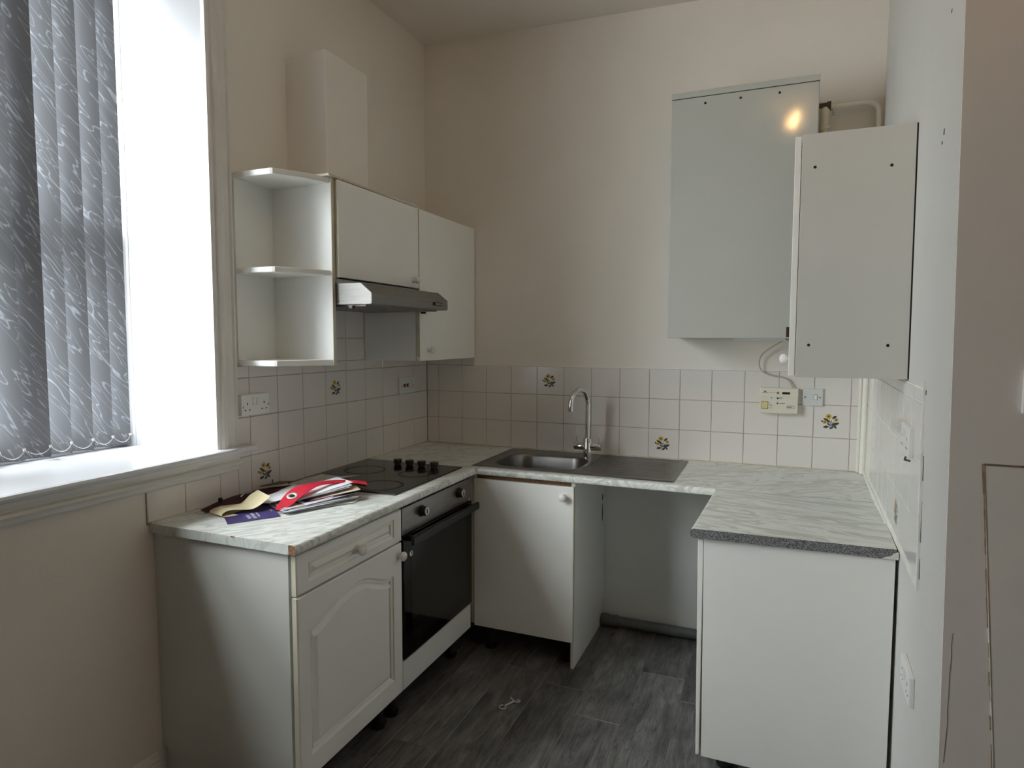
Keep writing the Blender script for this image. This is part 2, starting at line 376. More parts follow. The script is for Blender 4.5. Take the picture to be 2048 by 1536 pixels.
# right wall
m = MB(); ny, nz = 9, 9
ys = [0.0-1.79*i/(ny-1) for i in range(ny)]; zs = [3.2*i/(nz-1) for i in range(nz)]
vs = [(RW(y,z),y,z) for y in ys for z in zs]+[(2.5,y,z) for y in ys for z in zs]; fs = []; H = ny*nz
for i in range(ny-1):
    for j in range(nz-1):
        a = i*nz+j; fs.append((a,a+nz,a+nz+1,a+1)); fs.append((H+a,H+a+1,H+a+nz+1,H+a+nz))
for i in range(ny-1):
    for j in (0,nz-1): a = i*nz+j; fs.append((a,a+nz,H+a+nz,H+a))
for j in range(nz-1):
    for i in (0,ny-1): a = i*nz+j; fs.append((a,a+1,H+a+1,H+a))
m.add(vs, fs)
wr = struct('wall_right', m, M_wall_pale, smooth=True)
# the wall returns to the right at its end
m = MB()
zz = [0, 0.8, 1.6, 2.4, 3.2]; n = len(zz); vs = []
for z in zz: vs += [(RW(-1.8,z),-1.8,z),(4.2,-1.8,z),(4.2,-1.65,z),(2.45,-1.65,z),(RW(-1.79,z)+0.0005,-1.788,z)]
fs = [tuple(range(5))[::-1], tuple(range((n-1)*5,n*5))]
for k in range(n-1):
    for i in range(5): fs.append((k*5+i,k*5+(i+1)%5,(k+1)*5+(i+1)%5,(k+1)*5+i))
m.add(vs, fs); wret = struct('wall_return', m, mat('return_wall_paint', (0.78,0.735,0.69), 0.75, noise=0.02, nscale=3, bump=0.3, bscale=80))
m = MB(); m.box(4.2,4.35,-5.5,SY0,0,3.2); m.box(4.2,4.35,SY1,-1.65,0,3.2); m.box(4.2,4.35,SY0,SY1,0,1.1); m.box(4.2,4.35,SY0,SY1,1.32,3.2)
struct('wall_side', m, M_wall)
struct('wall_rear', MB().box(-0.5,4.35,-5.5,-5.35,0,3.2), M_wall)
struct('ground', MB().box(-14,-0.55,-16,12,-3.2,-3.0), M_ground)

# hardboard panel and hairline crack on the return wall
bx0 = lambda z: 2.262+0.070*(1.265-z)
m = MB(); bz = [0.1,0.4,0.7,0.95,1.1,1.267]; n = len(bz); rr = [random.uniform(-0.0015,0.0015) for _ in bz]
A = [(bx0(z)+r,-1.8035,z) for z,r in zip(bz,rr)]; B = [(3.4,-1.8035,z) for z in bz]
for k in range(n-1): m.hexa([(A[k][0],-1.8035,bz[k]),(3.4,-1.8035,bz[k]),(3.4,-1.799,bz[k]),(A[k][0],-1.799,bz[k]),(A[k+1][0],-1.8035,bz[k+1]),(3.4,-1.8035,bz[k+1]),(3.4,-1.799,bz[k+1]),(A[k+1][0],-1.799,bz[k+1])])
build('cover_board', m, M_board, wret)
m = MB()
for k in range(40):
    z0 = 0.1+1.167*k/40; z1 = 0.1+1.167*(k+1)/40; w = random.uniform(0.0008,0.0030); x = bx0((z0+z1)/2)
    m.hexa([(bx0(z0)-w,-1.8012,z0),(bx0(z0)+0.001,-1.8042,z0),(bx0(z0)+0.001,-1.80,z0),(bx0(z0)-w,-1.80,z0),(bx0(z1)-w,-1.8012,z1),(bx0(z1)+0.001,-1.8042,z1),(bx0(z1)+0.001,-1.80,z1),(bx0(z1)-w,-1.80,z1)])
m.box(2.262,3.4,-1.8044,-1.80,1.2655,1.2685)
build('board_joint', m, M_crack, wret)
m = MB(); px = [(2.2265,0.925),(2.2250,0.90),(2.2262,0.87),(2.2245,0.84),(2.2250,0.80),(2.2240,0.76),(2.2252,0.735),(2.2235,0.70),(2.2222,0.655)]
m.tube([(x,-1.8,z) for x,z in px], 0.0007, 4); build('hairline_crack', m, M_hair, wret)
# small dings on the right wall
m = MB()
for y, z, h in ((-1.62,1.945,0.012),(-1.66,2.18,0.006),(-1.60,1.93,0.006)):
    x = RW(y,z); m.hexa([(x-0.0008,y,z),(x-0.0008,y+0.006,z),(x+0.002,y+0.006,z),(x+0.002,y,z),(x-0.0008,y-0.002,z+h),(x-0.0008,y+0.003,z+h),(x+0.002,y+0.003,z+h),(x+0.002,y-0.002,z+h)])
build('wall_chip', m, M_hole, wr)

# ------------------------------------------------------------------ tiles
P = 0.152; TT = 0.006; G = 0.0012
tile_cache = {}
def tile_mesh(w, h, mt):
    key = (round(w,4), round(h,4), mt.name)
    if key in tile_cache: return tile_cache[key]
    x, z, c = w/2-G, h/2-G, 0.0016
    m = MB().add([(-x,0,-z),(x,0,-z),(x,0,z),(-x,0,z),(-x,-TT+c,-z),(x,-TT+c,-z),(x,-TT+c,z),(-x,-TT+c,z),(-x+c,-TT,-z+c),(x-c,-TT,-z+c),(x-c,-TT,z-c),(-x+c,-TT,z-c)],
        [(0,1,5,4),(1,2,6,5),(2,3,7,6),(3,0,4,7),(4,5,9,8),(5,6,10,9),(6,7,11,10),(7,4,8,11),(8,9,10,11)])
    me = m.mesh('tile'); me.materials.append(mt); tile_cache[key] = me; return me
ROT_L = Matrix.Rotation(math.pi/2, 3, 'Z')       # local -y (glaze) -> +x
def jitter(): return random.uniform(-0.0006,0.0006)
# flower transfer, printed flat on the glaze
def flower_mesh():
    s = 0.149/1740; m = MB(); Y = -TT-0.0002
    def pt(px, py): return ((px-900)*s, Y, -(py-880)*s)
    def ell(cx, cy, a, b, ang, mi, n=12, dy=0.0):
        m.cur = mi; vs = []
        for i in range(n):
            t = 2*math.pi*i/n; u = a*math.cos(t); v = b*math.sin(t)
            p = pt(cx+u*math.cos(ang)-v*math.sin(ang), cy+u*math.sin(ang)+v*math.cos(ang)); vs.append((p[0],p[1]-dy,p[2]))
        m.add(vs, [tuple(range(n))])
    def leaf(x0,y0,x1,y1,w):
        m.cur = 0; dx, dy = x1-x0, y1-y0; L = math.hypot(dx,dy); nx, ny = -dy/L, dx/L; n = 7
        a = []; b = []
        for i in range(n):
            t = i/(n-1); ww = 1.25*w*math.sin(math.pi*t)**0.8*(1 if 0<t<1 else 0.02)+2
            a.append(pt(x0+dx*t+nx*ww, y0+dy*t+ny*ww)); b.append(pt(x0+dx*t-nx*ww, y0+dy*t-ny*ww))
        m.add(a+b[::-1], [tuple(range(2*n))])
    for q in ((850,930,480,690,55),(905,720,1130,555,50),(880,1070,1270,930,60),(1010,1080,840,1290,42),(1005,1075,1140,1240,42),(780,1140,480,1185,55),(520,920,380,825,40),(840,1090,690,930,26)): leaf(*q)
    for q in ((850,1130,890,760,15),(850,1130,1020,850,15),(840,1120,650,960,15),(845,1130,800,1290,18)): leaf(*q)
    for cx, cy, r in ((740,600,165),(1110,770,120),(560,910,125)):
        for k in range(7): a = 2*math.pi*k/7+0.3; ell(cx+r*0.62*math.cos(a), cy+r*0.55*math.sin(a), r*0.42, r*0.24, a, 1, dy=0.0001)
        ell(cx, cy, r*0.36, r*0.30, 0.3, 2, dy=0.0002)
    me = m.mesh('flower_print')
    for q in (M_leafp, M_petal, M_petal_in): me.materials.append(q)
    return me
FL = flower_mesh()
def place_tiles(wall, cells, frame, mt):
    # cells: (u0,u1,z0,z1,flower); frame(u,z) -> (loc, rot3)
    for u0, u1, z0, z1, fl_ in cells:
        if u1-u0 < 0.006 or z1-z0 < 0.006: continue
        loc, rot = frame((u0+u1)/2, (z0+z1)/2)
        r = rot @ Matrix.Rotation(random.uniform(-0.004,0.004), 3, 'X') @ Matrix.Rotation(random.uniform(-0.004,0.004), 3, 'Z')
        o = link_copy('tile', tile_mesh(u1-u0, z1-z0, mt), wall, loc, r)
        if fl_:
            o['label'] = 'tile printed with a small spray of yellow flowers'
            f = bpy.data.objects.new('flower_print', FL); C.objects.link(f); f.parent = o
def split(a, b, start):     # grid lines start + k*P within [a,b]
    k = math.ceil((a-start)/P-1e-6); out = [a]
    while start+k*P < b-1e-6:
        if start+k*P > a+1e-6: out.append(start+k*P)
        k += 1
    return out+[b]
ZROWS = [0.902, 1.05, 1.202, 1.354]
# back wall: u = x
cells = []
cu = split(0.008, 2.258, 0.083)
for r in range(3):
    for a, b in zip(cu[:-1], cu[1:]):
        mid = (a+b)/2; z0 = ZROWS[r]; f = (r==2 and abs(mid-0.767)<0.05) or (r==0 and abs(mid-1.375)<0.05) or (r==1 and abs(mid-2.135)<0.05)
        cells.append((a,b,z0,ZROWS[r+1],f))
cu = split(0.008, 0.312, 0.083)
cells += [(a,b,1.354,1.398,False) for a,b in zip(cu[:-1],cu[1:])]
place_tiles(wb_, cells, lambda u,z: ((u,-0.001+jitter()*0.3,z), Matrix.Identity(3)), M_tile)
build('grout_bed', MB().box(0,2.262,-0.0045,0,0.895,1.355).box(0,0.314,-0.0045,0,1.355,1.40), M_grout, wb_)
build('edge_filler', MB().box(0.3125,0.3155,-0.0075,0,1.352,1.40).box(0.314,2.0,-0.005,0,1.354,1.358), M_caulk_w, wb_)
# left wall: u = -y
cells = []
cu = split(0.008, 1.438, 0.158)
for r in range(3):
    for a, b in zip(cu[:-1], cu[1:]):
        mid = (a+b)/2
        cells.append((a,b,ZROWS[r],ZROWS[r+1],(r==2 and abs(mid-0.842)<0.05) or (r==0 and abs(mid-1.298)<0.05)))
cells += [(a,b,1.354,1.400,False) for a,b in zip(cu[:-1],cu[1:])]
cu = split(0.62, 1.22, 0.158)
cells += [(a,b,1.400,1.506,False) for a,b in zip(cu[:-1],cu[1:])]+[(a,b,1.506,1.658,False) for a,b in zip(cu[:-1],cu[1:])]
cu = split(1.438, 1.826, 0.158)
cells += [(a,b,0.902,1.006,False) for a,b in zip(cu[:-1],cu[1:])]
place_tiles(wl, cells, lambda u,z: ((0.001+jitter()*0.3,-u,z), ROT_L), M_tile)
build('grout_bed', MB().box(0,0.0045,-1.438,-0.0,0.895,1.40).box(0,0.0045,-1.22,-0.62,1.40,1.66).box(0,0.0045,-1.8262,-1.438,0.895,1.008), M_grout, wl)
# right wall: u = -y
cells = []
RZ = [0.930, 1.062, 1.212, 1.354, 1.388]
cu = split(0.03, 1.500, 1.500-10*P)
for r in range(4):
    for a, b in zip(cu[:-1], cu[1:]):
        cells.append((a,b,RZ[r],RZ[r+1], r==0 and abs((a+b)/2-1.12)<0.07))
def fr_r(u, z):
    y = -u; e = 0.01
    n_ = Vector((-1, (RW(y+e,z)-RW(y-e,z))/(2*e), (RW(y,z+e)-RW(y,z-e))/(2*e))).normalized()
    zax = Vector((0,0,1)); zax = (zax-n_*zax.dot(n_)).normalized(); yax = -n_; xax = yax.cross(zax)
    return (RW(y,z)-0.001,y,z), Matrix((xax,yax,zax)).transposed()
place_tiles(wr, cells, fr_r, M_tile_r)
m = MB(); NS = 8
for k in range(NS):
    a = -0.0-1.503*k/NS; b = -1.503*(k+1)/NS; z0, z1 = 0.90, 1.391; d = 0.0048
    m.hexa([(RW(a,z0)-d,a,z0),(RW(b,z0)-d,b,z0),(RW(b,z0),b,z0),(RW(a,z0),a,z0),(RW(a,z1)-d,a,z1),(RW(b,z1)-d,b,z1),(RW(b,z1),b,z1),(RW(a,z1),a,z1)])
build('grout_bed', m, M_grout_w, wr)
m = MB(); z = 0.90
while z < 1.39:   # ragged filler down the tile edge
    h = random.uniform(0.015,0.05); w = random.uniform(0.001,0.006)
    m.hexa([(RW(-1.5,z)-0.006,-1.502-w,z),(RW(-1.5,z)-0.006,-1.5,z),(RW(-1.5,z)+0.002,-1.5,z),(RW(-1.5,z)+0.002,-1.502-w,z),(RW(-1.5,z)-0.006,-1.502-w*0.6,z+h),(RW(-1.5,z)-0.006,-1.5,z+h),(RW(-1.5,z)+0.002,-1.5,z+h),(RW(-1.5,z)+0.002,-1.502-w*0.6,z+h)])
    z += h
build('edge_filler', m, M_caulk_w, wr)
m = MB()
for z0, h in ((1.17,0.06),(1.02,0.10),(0.93,0.05),(1.375,0.012)):
    x = RW(-1.507,z0); m.box(x-0.0014,x+0.002,-1.5100,-1.5078,z0,z0+h)
build('edge_gap', m, M_hole, wr)

# ------------------------------------------------------------------ window 1: reveal, sash frame, sill, architrave
w1 = bpy.data.objects.new('window_1', None); C.objects.link(w1); w1['kind'] = 'structure'; ROOT['window_1'] = (0,0,0)
def rev(x): return -1.54+0.085*x/0.345*1.0+0.0   # splayed lining, y at depth x (x negative)
m = MB(); m.hexa([(0.004,-1.541,1.095),(-0.345,-1.588,1.095),(-0.345,-1.53,1.095),(0.004,-1.53,1.095),(0.004,-1.541,2.98),(-0.345,-1.588,2.98),(-0.345,-1.53,2.98),(0.004,-1.53,2.98)])
build('reveal_lining', m, M_gloss, w1)
m = MB(); m.hexa([(0.004,-3.39,1.095),(0.004,-3.41,1.095),(-0.345,-3.41,1.095),(-0.345,-3.345,1.095),(0.004,-3.39,2.98),(0.004,-3.41,2.98),(-0.345,-3.41,2.98),(-0.345,-3.345,2.98)])
build('reveal_lining', m, M_gloss, w1)
build('reveal_lining', MB().box(-0.345,0.004,-3.40,-1.53,2.955,2.99), M_gloss, w1)
m = MB(); m.box(-0.50,-0.345,-1.5895,-1.53,1.075,2.98); m.box(-0.50,-0.345,-3.41,-3.335,1.075,2.98); m.box(-0.50,-0.345,-3.35,-1.59,2.90,2.98); m.box(-0.50,-0.352,-3.35,-1.59,1.06,1.094)
build('box_frame', m, M_gloss, w1, bevel=0.003)
def sash(z0, z1, x0, x1, y0, y1, par):
    m = MB(); s = 0.046
    m.box(x0,x1,y0,y0+s,z0,z1); m.box(x0,x1,y1-s,y1,z0,z1); m.box(x0,x1,y0+s,y1-s,z0,z0+0.075); m.box(x0,x1,y0+s,y1-s,z1-0.055,z1)
    f = build('sash', m, M_gloss, par, bevel=0.003)
    xm = (x0+x1)/2
    build('pane', MB().box(xm-0.002,xm+0.002,y0+s-0.005,y1-s+0.005,z0+0.07,z1-0.05), M_glass, f, off=(0,0,0))
build('mullion', MB().box(-0.50,-0.442,-2.50,-2.40,1.09,2.95), M_gloss, w1, bevel=0.003)
for ya, yb in ((-3.335,-2.50),(-2.40,-1.5895)): sash(1.094, 1.905, -0.455, -0.415, ya, yb, w1)
for ya, yb in ((-3.335,-2.50),(-2.40,-1.5895)): sash(1.845, 2.90, -0.497, -0.458, ya, yb, w1)
# sill: moulded window board, extruded along the wall
prof = [(-0.345,1.075),(-0.345,1.100),(0.050,1.100),(0.058,1.097),(0.061,1.089),(0.058,1.080),(0.050,1.077),(0.030,1.075)]
build('window_sill', MB().prism(prof, lambda u,v,w: (u,w,v), -3.58, -1.395), M_sill, w1)
prof = [(0,1.076),(0.030,1.076),(0.027,1.060),(0.022,1.050),(0.022,1.046),(0.036,1.044),(0.042,1.036),(0.036,1.028),(0.018,1.026),(0.018,1.012),(0.013,1.006),(0,1.006)]
build('sill_apron', MB().prism(prof, lambda u,v,w: (u,w,v), -3.56, -1.447), M_trim, w1)
# architrave round the opening
ap = [(-1.545,0),(-1.545,0.018),(-1.538,0.022),(-1.528,0.020),(-1.522,0.030),(-1.508,0.032),(-1.498,0.024),(-1.484,0.020),(-1.462,0.018),(-1.456,0.024),(-1.447,0.022),(-1.445,0)]
t1 = struct('trim_1', MB().prism(ap, lambda u,v,w: (v,u,w), 1.100, 3.07), M_trim)
struct('trim_2', MB().prism([(-4.94-a,b) for a,b in ap], lambda u,v,w: (v,u,w), 1.100, 3.07), M_trim)
# small unseen side window, added to let in fill light
for nm, xa, xb, ya, yb, za, zb in (('fill_window',4.26,4.32,SY0,SY1,1.1,1.32),):
    m = MB(); f_ = 0.04
    m.box(xa,xb,ya,ya+f_,za,zb); m.box(xa,xb,yb-f_,yb,za,zb); m.box(xa,xb,ya+f_,yb-f_,za,za+f_); m.box(xa,xb,ya+f_,yb-f_,zb-f_,zb)
    w_ = struct(nm, m, M_gloss); build('pane', MB().box((xa+xb)/2-0.002,(xa+xb)/2+0.002,ya+f_-0.004,yb-f_+0.004,za+f_-0.004,zb-f_+0.004), M_glass, w_)

# baseboard along the left wall, up to the cabinet
prof = [(0,0),(0.020,0),(0.020,0.085),(0.016,0.092),(0.018,0.100),(0.012,0.108),(0.010,0.116),(0.004,0.122),(0,0.122)]
struct('baseboard_left', MB().prism(prof, lambda u,v,w: (u,w,v), -5.3, -1.822), M_trim)

# ------------------------------------------------------------------ vertical blind
bl = thing('vertical_blind', 'grey patterned vertical blind hanging in the window recess, light glowing through', 'blind', (-0.39,-2.16,1.107), None)
build('headrail', MB().box(-0.415,-0.365,-3.33,-1.60,2.86,2.90), M_white_pl, bl)
SW = 0.089
chain_pts = []
slat_me = None
for k in range(24):
    yr = ([-1.597,-1.666,-1.740,-1.816,-1.888,-1.967]+[-2.041-0.0742*q for q in range(22)])[k]
    if yr < -3.28: break
    th = math.radians(40+random.uniform(-3,3)); 
    if k == 4: th = math.radians(26)
    cx, cy = -0.392, yr-0.034
    if k == 4: cx, cy = -0.380, yr-0.040
    m = MB(); nseg = 1
    z0, z1 = 1.107+random.uniform(-0.001,0.001), 2.865
    # built with its width along local y; thin fabric
    m.box(-0.0003,0.0003,-SW/2,SW/2,z0-1.107,z1-1.107)
    o = build('slat', m, M_blind, None, off=(0,0,0)); o.parent = bl
    o.matrix_local = Matrix.Translation((cx+0.39, cy+2.16, 0)) @ Matrix.Rotation(-th, 4, 'Z')
    m = MB().box(-0.0012,0.0012,-SW/2+0.002,SW/2-0.002,0.004,0.040)
    w = build('slat_weight', m, M_blind, None, off=(0,0,0)); w.parent = o
    e = Vector((cx+math.sin(th)*SW/2*0.97+0.003, cy+math.cos(th)*SW/2*0.97, 1.142)); chain_pts.append(e)
beads = MB()
def bead(p, r=0.0021):
    beads.add([(p.x+r,p.y,p.z),(p.x-r,p.y,p.z),(p.x,p.y+r,p.z),(p.x,p.y-r,p.z),(p.x,p.y,p.z+r),(p.x,p.y,p.z-r)],
              [(0,2,4),(2,1,4),(1,3,4),(3,0,4),(2,0,5),(1,2,5),(3,1,5),(0,3,5)])
for a, b in zip(chain_pts[:-1], chain_pts[1:]):
    sag = random.uniform(0.017,0.024); n = 19
    for i in range(n+1):
        t = i/n; p = a.lerp(b, t); p.z -= sag*4*t*(1-t); p.x += 0.006*math.sin(math.pi*t); bead(p)
p0 = chain_pts[0]
for i in range(5): bead(p0+Vector((0.001*i,0.0035*i,0.001*i)))
ch = build('bead_chain', beads, M_white_pl, bl); ch['kind'] = 'stuff'
for e in chain_pts: build('chain_clip', MB().box(e.x-0.001,e.x+0.002,e.y-0.006,e.y+0.002,e.z-0.002,e.z+0.006), M_white_pl, bl)

# ------------------------------------------------------------------ knobs
def knob(par, p, d, r=0.018, mt=None, name='knob'):
    prof = [(0,r*0.85),(0.003,r*0.85),(0.004,r*0.5),(0.011,r*0.42),(0.015,r*0.7),(0.019,r*0.97),(0.024,r),(0.029,r*0.92),(0.033,r*0.66),(0.035,r*0.3),(0.0355,0.0005)]
    return build(name, MB().lathe(p, d, prof, 24), mt or M_knob, par, smooth=True)

# panelled front with a routed groove: local u (along -> +y), z, outwards +x
def panelled_front(name, par, y0, y1, z0, z1, xb, xf, outline):
    m = MB()
    cyx = sum(p[0] for p in outline)/len(outline); czx = sum(p[1] for p in outline)/len(outline)
    n = len(outline)
    def offset(d):
        out = []
        for i in range(n):
            a = Vector(outline[i-1]); b = Vector(outline[i]); c = Vector(outline[(i+1)%n])
            t1 = (b-a).normalized(); t2 = (c-b).normalized()
            n1 = Vector((-t1.y,t1.x)); n2 = Vector((-t2.y,t2.x)); q = n1+n2; q = q/max(q.length_squared/2, 0.5)
            out.append(b+q*d)
        return out
    rings = [(0,0),(0.001,-0.0045),(0.007,-0.0100),(0.0115,-0.0100),(0.013,-0.0055),(0.0145,-0.0055),(0.016,-0.0110),(0.020,-0.0115),(0.033,-0.0020),(0.035,-0.0006)]
    base = 0; V = []; F = []
    loops = []
    for d, dx in rings:
        L = offset(d); loops.append(list(range(len(V), len(V)+n))); V += [(xf+dx, p[0], p[1]) for p in L]
    for a, b in zip(loops[:-1], loops[1:]):
        for i in range(n): j = (i+1)%n; F.append((a[i],a[j],b[j],b[i]))
    F.append(tuple(loops[-1]))
    c = 0.004
    R = []
    for k in range(n):      # matching outer rectangle points, projected from the outline
        p = outline[k]; R.append((0,0))
    m.add(V, F)
    # flat field between outline and edge: fill with bmesh
    bm = bmesh.new()
    inner = [bm.verts.new((xf,p[0],p[1])) for p in outline]
    ry0, ry1, rz0, rz1 = y0+c, y1-c, z0+c, z1-c
    outer = [bm.verts.new((xf,a,b)) for a,b in ((ry0,rz0),(ry1,rz0),(ry1,rz1),(ry0,rz1))]
    ed = [bm.edges.new((inner[i],inner[(i+1)%n])) for i in range(n)]+[bm.edges.new((outer[i],outer[(i+1)%4])) for i in range(4)]
    bmesh.ops.triangle_fill(bm, edges=ed, use_beauty=True)
    bm.verts.index_update()
    m.add([v.co for v in bm.verts], [[v.index for v in f.verts] for f in bm.faces]); bm.free()
    ro = [(ry0,rz0),(ry1,rz0),(ry1,rz1),(ry0,rz1)]; rm = [(y0,z0),(y1,z0),(y1,z1),(y0,z1)]
    vs = [(xf,a,b) for a,b in ro]+[(xf-c*0.8,a,b) for a,b in rm]+[(xb,a,b) for a,b in rm]
    fs = [(i,(i+1)%4,4+(i+1)%4,4+i) for i in range(4)]+[(4+i,4+(i+1)%4,8+(i+1)%4,8+i) for i in range(4)]+[(8,9,10,11)]
    m.add(vs, fs)
    me = m.mesh(name, ROOT[par.name]); 
    bm = bmesh.new(); bm.from_mesh(me); bmesh.ops.remove_doubles(bm, verts=bm.verts, dist=0.00005); bmesh.ops.recalc_face_normals(bm, faces=bm.faces); bm.to_mesh(me); bm.free()
    me.materials.append(M_front); me.materials.append(M_edge)
    for p_ in me.polygons:      # cream edging on the thin side
        if p_.normal.y < -0.95: p_.material_index = 1
    o = bpy.data.objects.new(name, me); C.objects.link(o); o.parent = par; ROOT[o.name] = ROOT[par.name]
    return o

def cab_leg(par, x, y, h):
    build('leg', MB().lathe((x,y,0), (0,0,1), [(0,0.026),(0.008,0.030),(0.018,0.030),(0.022,0.018),(h-0.02,0.016),(h-0.018,0.024),(h,0.024)], 16), M_black, par, smooth=True)

# ------------------------------------------------------------------ base cabinet with drawer (left run)
bc = thing('base_cabinet', 'white base cabinet with panelled drawer and arched door, under the worktop below the window', 'cabinet', (0.29,-1.51,0))
m = MB(); m.box(0.003,0.559,-1.800,-1.782,0.127,0.868); m.box(0.003,0.565,-1.232,-1.214,0.14,0.868); m.box(0.003,0.565,-1.782,-1.232,0.14,0.158); m.box(0.003,0.021,-1.782,-1.232,0.158,0.868); m.box(0.5,0.565,-1.782,-1.232,0.85,0.868)
build('carcass', m, M_cab_dim, bc)
Y0, Y1 = -1.797, -1.217
dr = panelled_front('drawer', bc, Y0, Y1, 0.736, 0.858, 0.567, 0.587, [(-1.744,0.762),(-1.270,0.762),(-1.270,0.832),(-1.744,0.832)])
knob(dr, (0.587,-1.500,0.790), (1,0,0))
pts = [(-1.744,0.212),(-1.276,0.212),(-1.276,0.618)]
zc, hh, yc, hw = 0.618, 0.058, -1.510, 0.234
N_ = 28
for i in range(N_+1):
    t = 1-2*i/N_
    s = abs(t); f = 0.0 if s > 0.93 else (0.5+0.5*math.cos(math.pi*(s/0.93)**1.25))
    if i in (0,): continue
    pts.append((yc+hw*t, zc+hh*f))
pts[-1] = (-1.744, zc)
do = panelled_front('door', bc, Y0, Y1, 0.140, 0.729, 0.567, 0.587, pts)
knob(do, (0.587,-1.243,0.686), (1,0,0))
for x, y in ((0.05,-1.75),(0.50,-1.75),(0.05,-1.25),(0.50,-1.26)): cab_leg(bc, x, y, 0.14)
build('plinth', MB().box(0.01,0.40,-1.790,-1.775,0.002,0.127), M_cab_dim, bc)

# ------------------------------------------------------------------ oven housing and oven
oh = thing('oven_housing', 'white built-under oven housing with plain kick panel below the oven', 'cabinet', (0.29,-0.91,0))
m = MB(); m.box(0.003,0.560,-1.2125,-1.2005,0.14,0.868); m.box(0.003,0.562,-0.622,-0.606,0.14,0.868); m.box(0.003,0.56,-1.2005,-0.622,0.14,0.158); m.box(0.003,0.015,-1.2005,-0.622,0.158,0.868)
build('carcass', m, M_cab, oh)
build('kick_panel', MB().box(0.567,0.585,-1.2125,-0.618,0.140,0.256), M_kick, oh, bevel=0.0015)
build('edge_strip', MB().box(0.562,0.5635,-0.622,-0.606,0.14,0.868), M_edge, oh, label='cream worn edge strip')
for x, y in ((0.05,-1.17),(0.50,-1.17),(0.05,-0.66),(0.50,-0.66)): cab_leg(oh, x, y, 0.14)
ov = thing('oven', 'built-under electric oven with steel control panel and black glass door', 'oven', (0.30,-0.91,0.265))
build('oven_body', MB().box(0.03,0.565,-1.19,-0.632,0.27,0.855), M_plast_dark, ov)
build('control_panel', MB().box(0.567,0.587,-1.2115,-0.613,0.752,0.858), M_ovensteel, ov, bevel=0.002)
for y in (-1.068,-0.745):
    k = build('control_knob', MB().lathe((0.587,y,0.815), (1,0,0), [(0,0.024),(0.003,0.024),(0.003,0.0195),(0.024,0.0185),(0.026,0.017)], 28), M_black, ov, smooth=True)
    build('knob_cap', MB().lathe((0.612,y,0.815), (1,0,0), [(0,0.0178),(0.0022,0.0172),(0.003,0.015),(0.0025,0.012)], 28), M_chrome, k, smooth=True, label='chrome cap with a pointer ridge')
    build('pointer', MB().box(0.6145,0.6165,y-0.0015,y+0.0015,0.806,0.824), M_steel, k)
build('indicator_lamp', MB().cyl((0.587,-0.640,0.762),(1,0,0),0.004,0.006,12), M_white_pl, ov)
od = build('oven_door', MB().box(0.567,0.590,-1.2105,-0.614,0.262,0.748), M_ovenglass, ov, bevel=0.002, label='black glass oven door')
build('window', MB().box(0.5898,0.5906,-1.155,-0.672,0.315,0.70), M_ovenwin, od)
build('handle', MB().box(0.618,0.634,-1.205,-0.620,0.716,0.748).box(0.588,0.620,-1.180,-1.160,0.722,0.744).box(0.588,0.620,-0.665,-0.645,0.722,0.744), M_black, od, bevel=0.004)
build('badge', MB().lathe((0.5902,-1.155,0.668),(1,0,0),[(0,0.011),(0.001,0.011),(0.001,0.0075),(0.0002,0.0075)],20), M_white_pl, od)
build('door_trim', MB().box(0.567,0.588,-1.2105,-0.616,0.257,0.264), M_ovensteel, od)

# ------------------------------------------------------------------ sink cabinet
sk = thing('sink_cabinet', 'white sink base cabinet with one plain door and open gap beneath', 'cabinet', (0.83,-0.28,0))
m = MB(); m.box(1.058,1.076,-0.555,-0.01,0.132,0.868); m.box(0.60,0.618,-0.555,-0.01,0.14,0.868); m.box(0.618,1.058,-0.555,-0.01,0.14,0.158)
build('carcass', m, M_cab, sk)
build('front_rail', MB().box(0.585,1.058,-0.556,-0.54,0.842,0.868), M_chip, sk, label='brown raw top rail')
build('filler_post', MB().box(0.566,0.590,-0.572,-0.556,0.14,0.868), M_edge, sk)
d = build('door', MB().box(0.584,1.074,-0.576,-0.558,0.132,0.846), M_front, sk, bevel=0.0015)
knob(d, (1.030,-0.576,0.800), (0,-1,0))
build('edge_strip', MB().box(1.0738,1.0752,-0.576,-0.558,0.132,0.846), M_edge, d)
build('end_plinth', MB().box(1.0585,1.0745,-0.556,-0.035,0.001,0.131), M_front, sk, bevel=0.001)
build('plinth_edge', MB().box(1.057,1.0605,-0.5565,-0.545,0.001,0.131), M_chip, sk)
for i, (z, hz) in enumerate(((0.684,0.020),(0.606,0.050))):
    vs = []; n = 16
    m = MB()
    for xx in (1.0755,1.0766):
        pass
    m.prism([(-0.060+0.0085*math.cos(2*math.pi*q/n), z+hz*math.sin(2*math.pi*q/n)) for q in range(n)], lambda u,v,w: (w,u,v), 1.0755, 1.0764)
    build('pipe_slot', m, M_hole, sk)
for x, y in ((0.64,-0.50),(1.02,-0.48),(0.64,-0.06),(1.02,-0.06)): cab_leg(sk, x, y, 0.14)

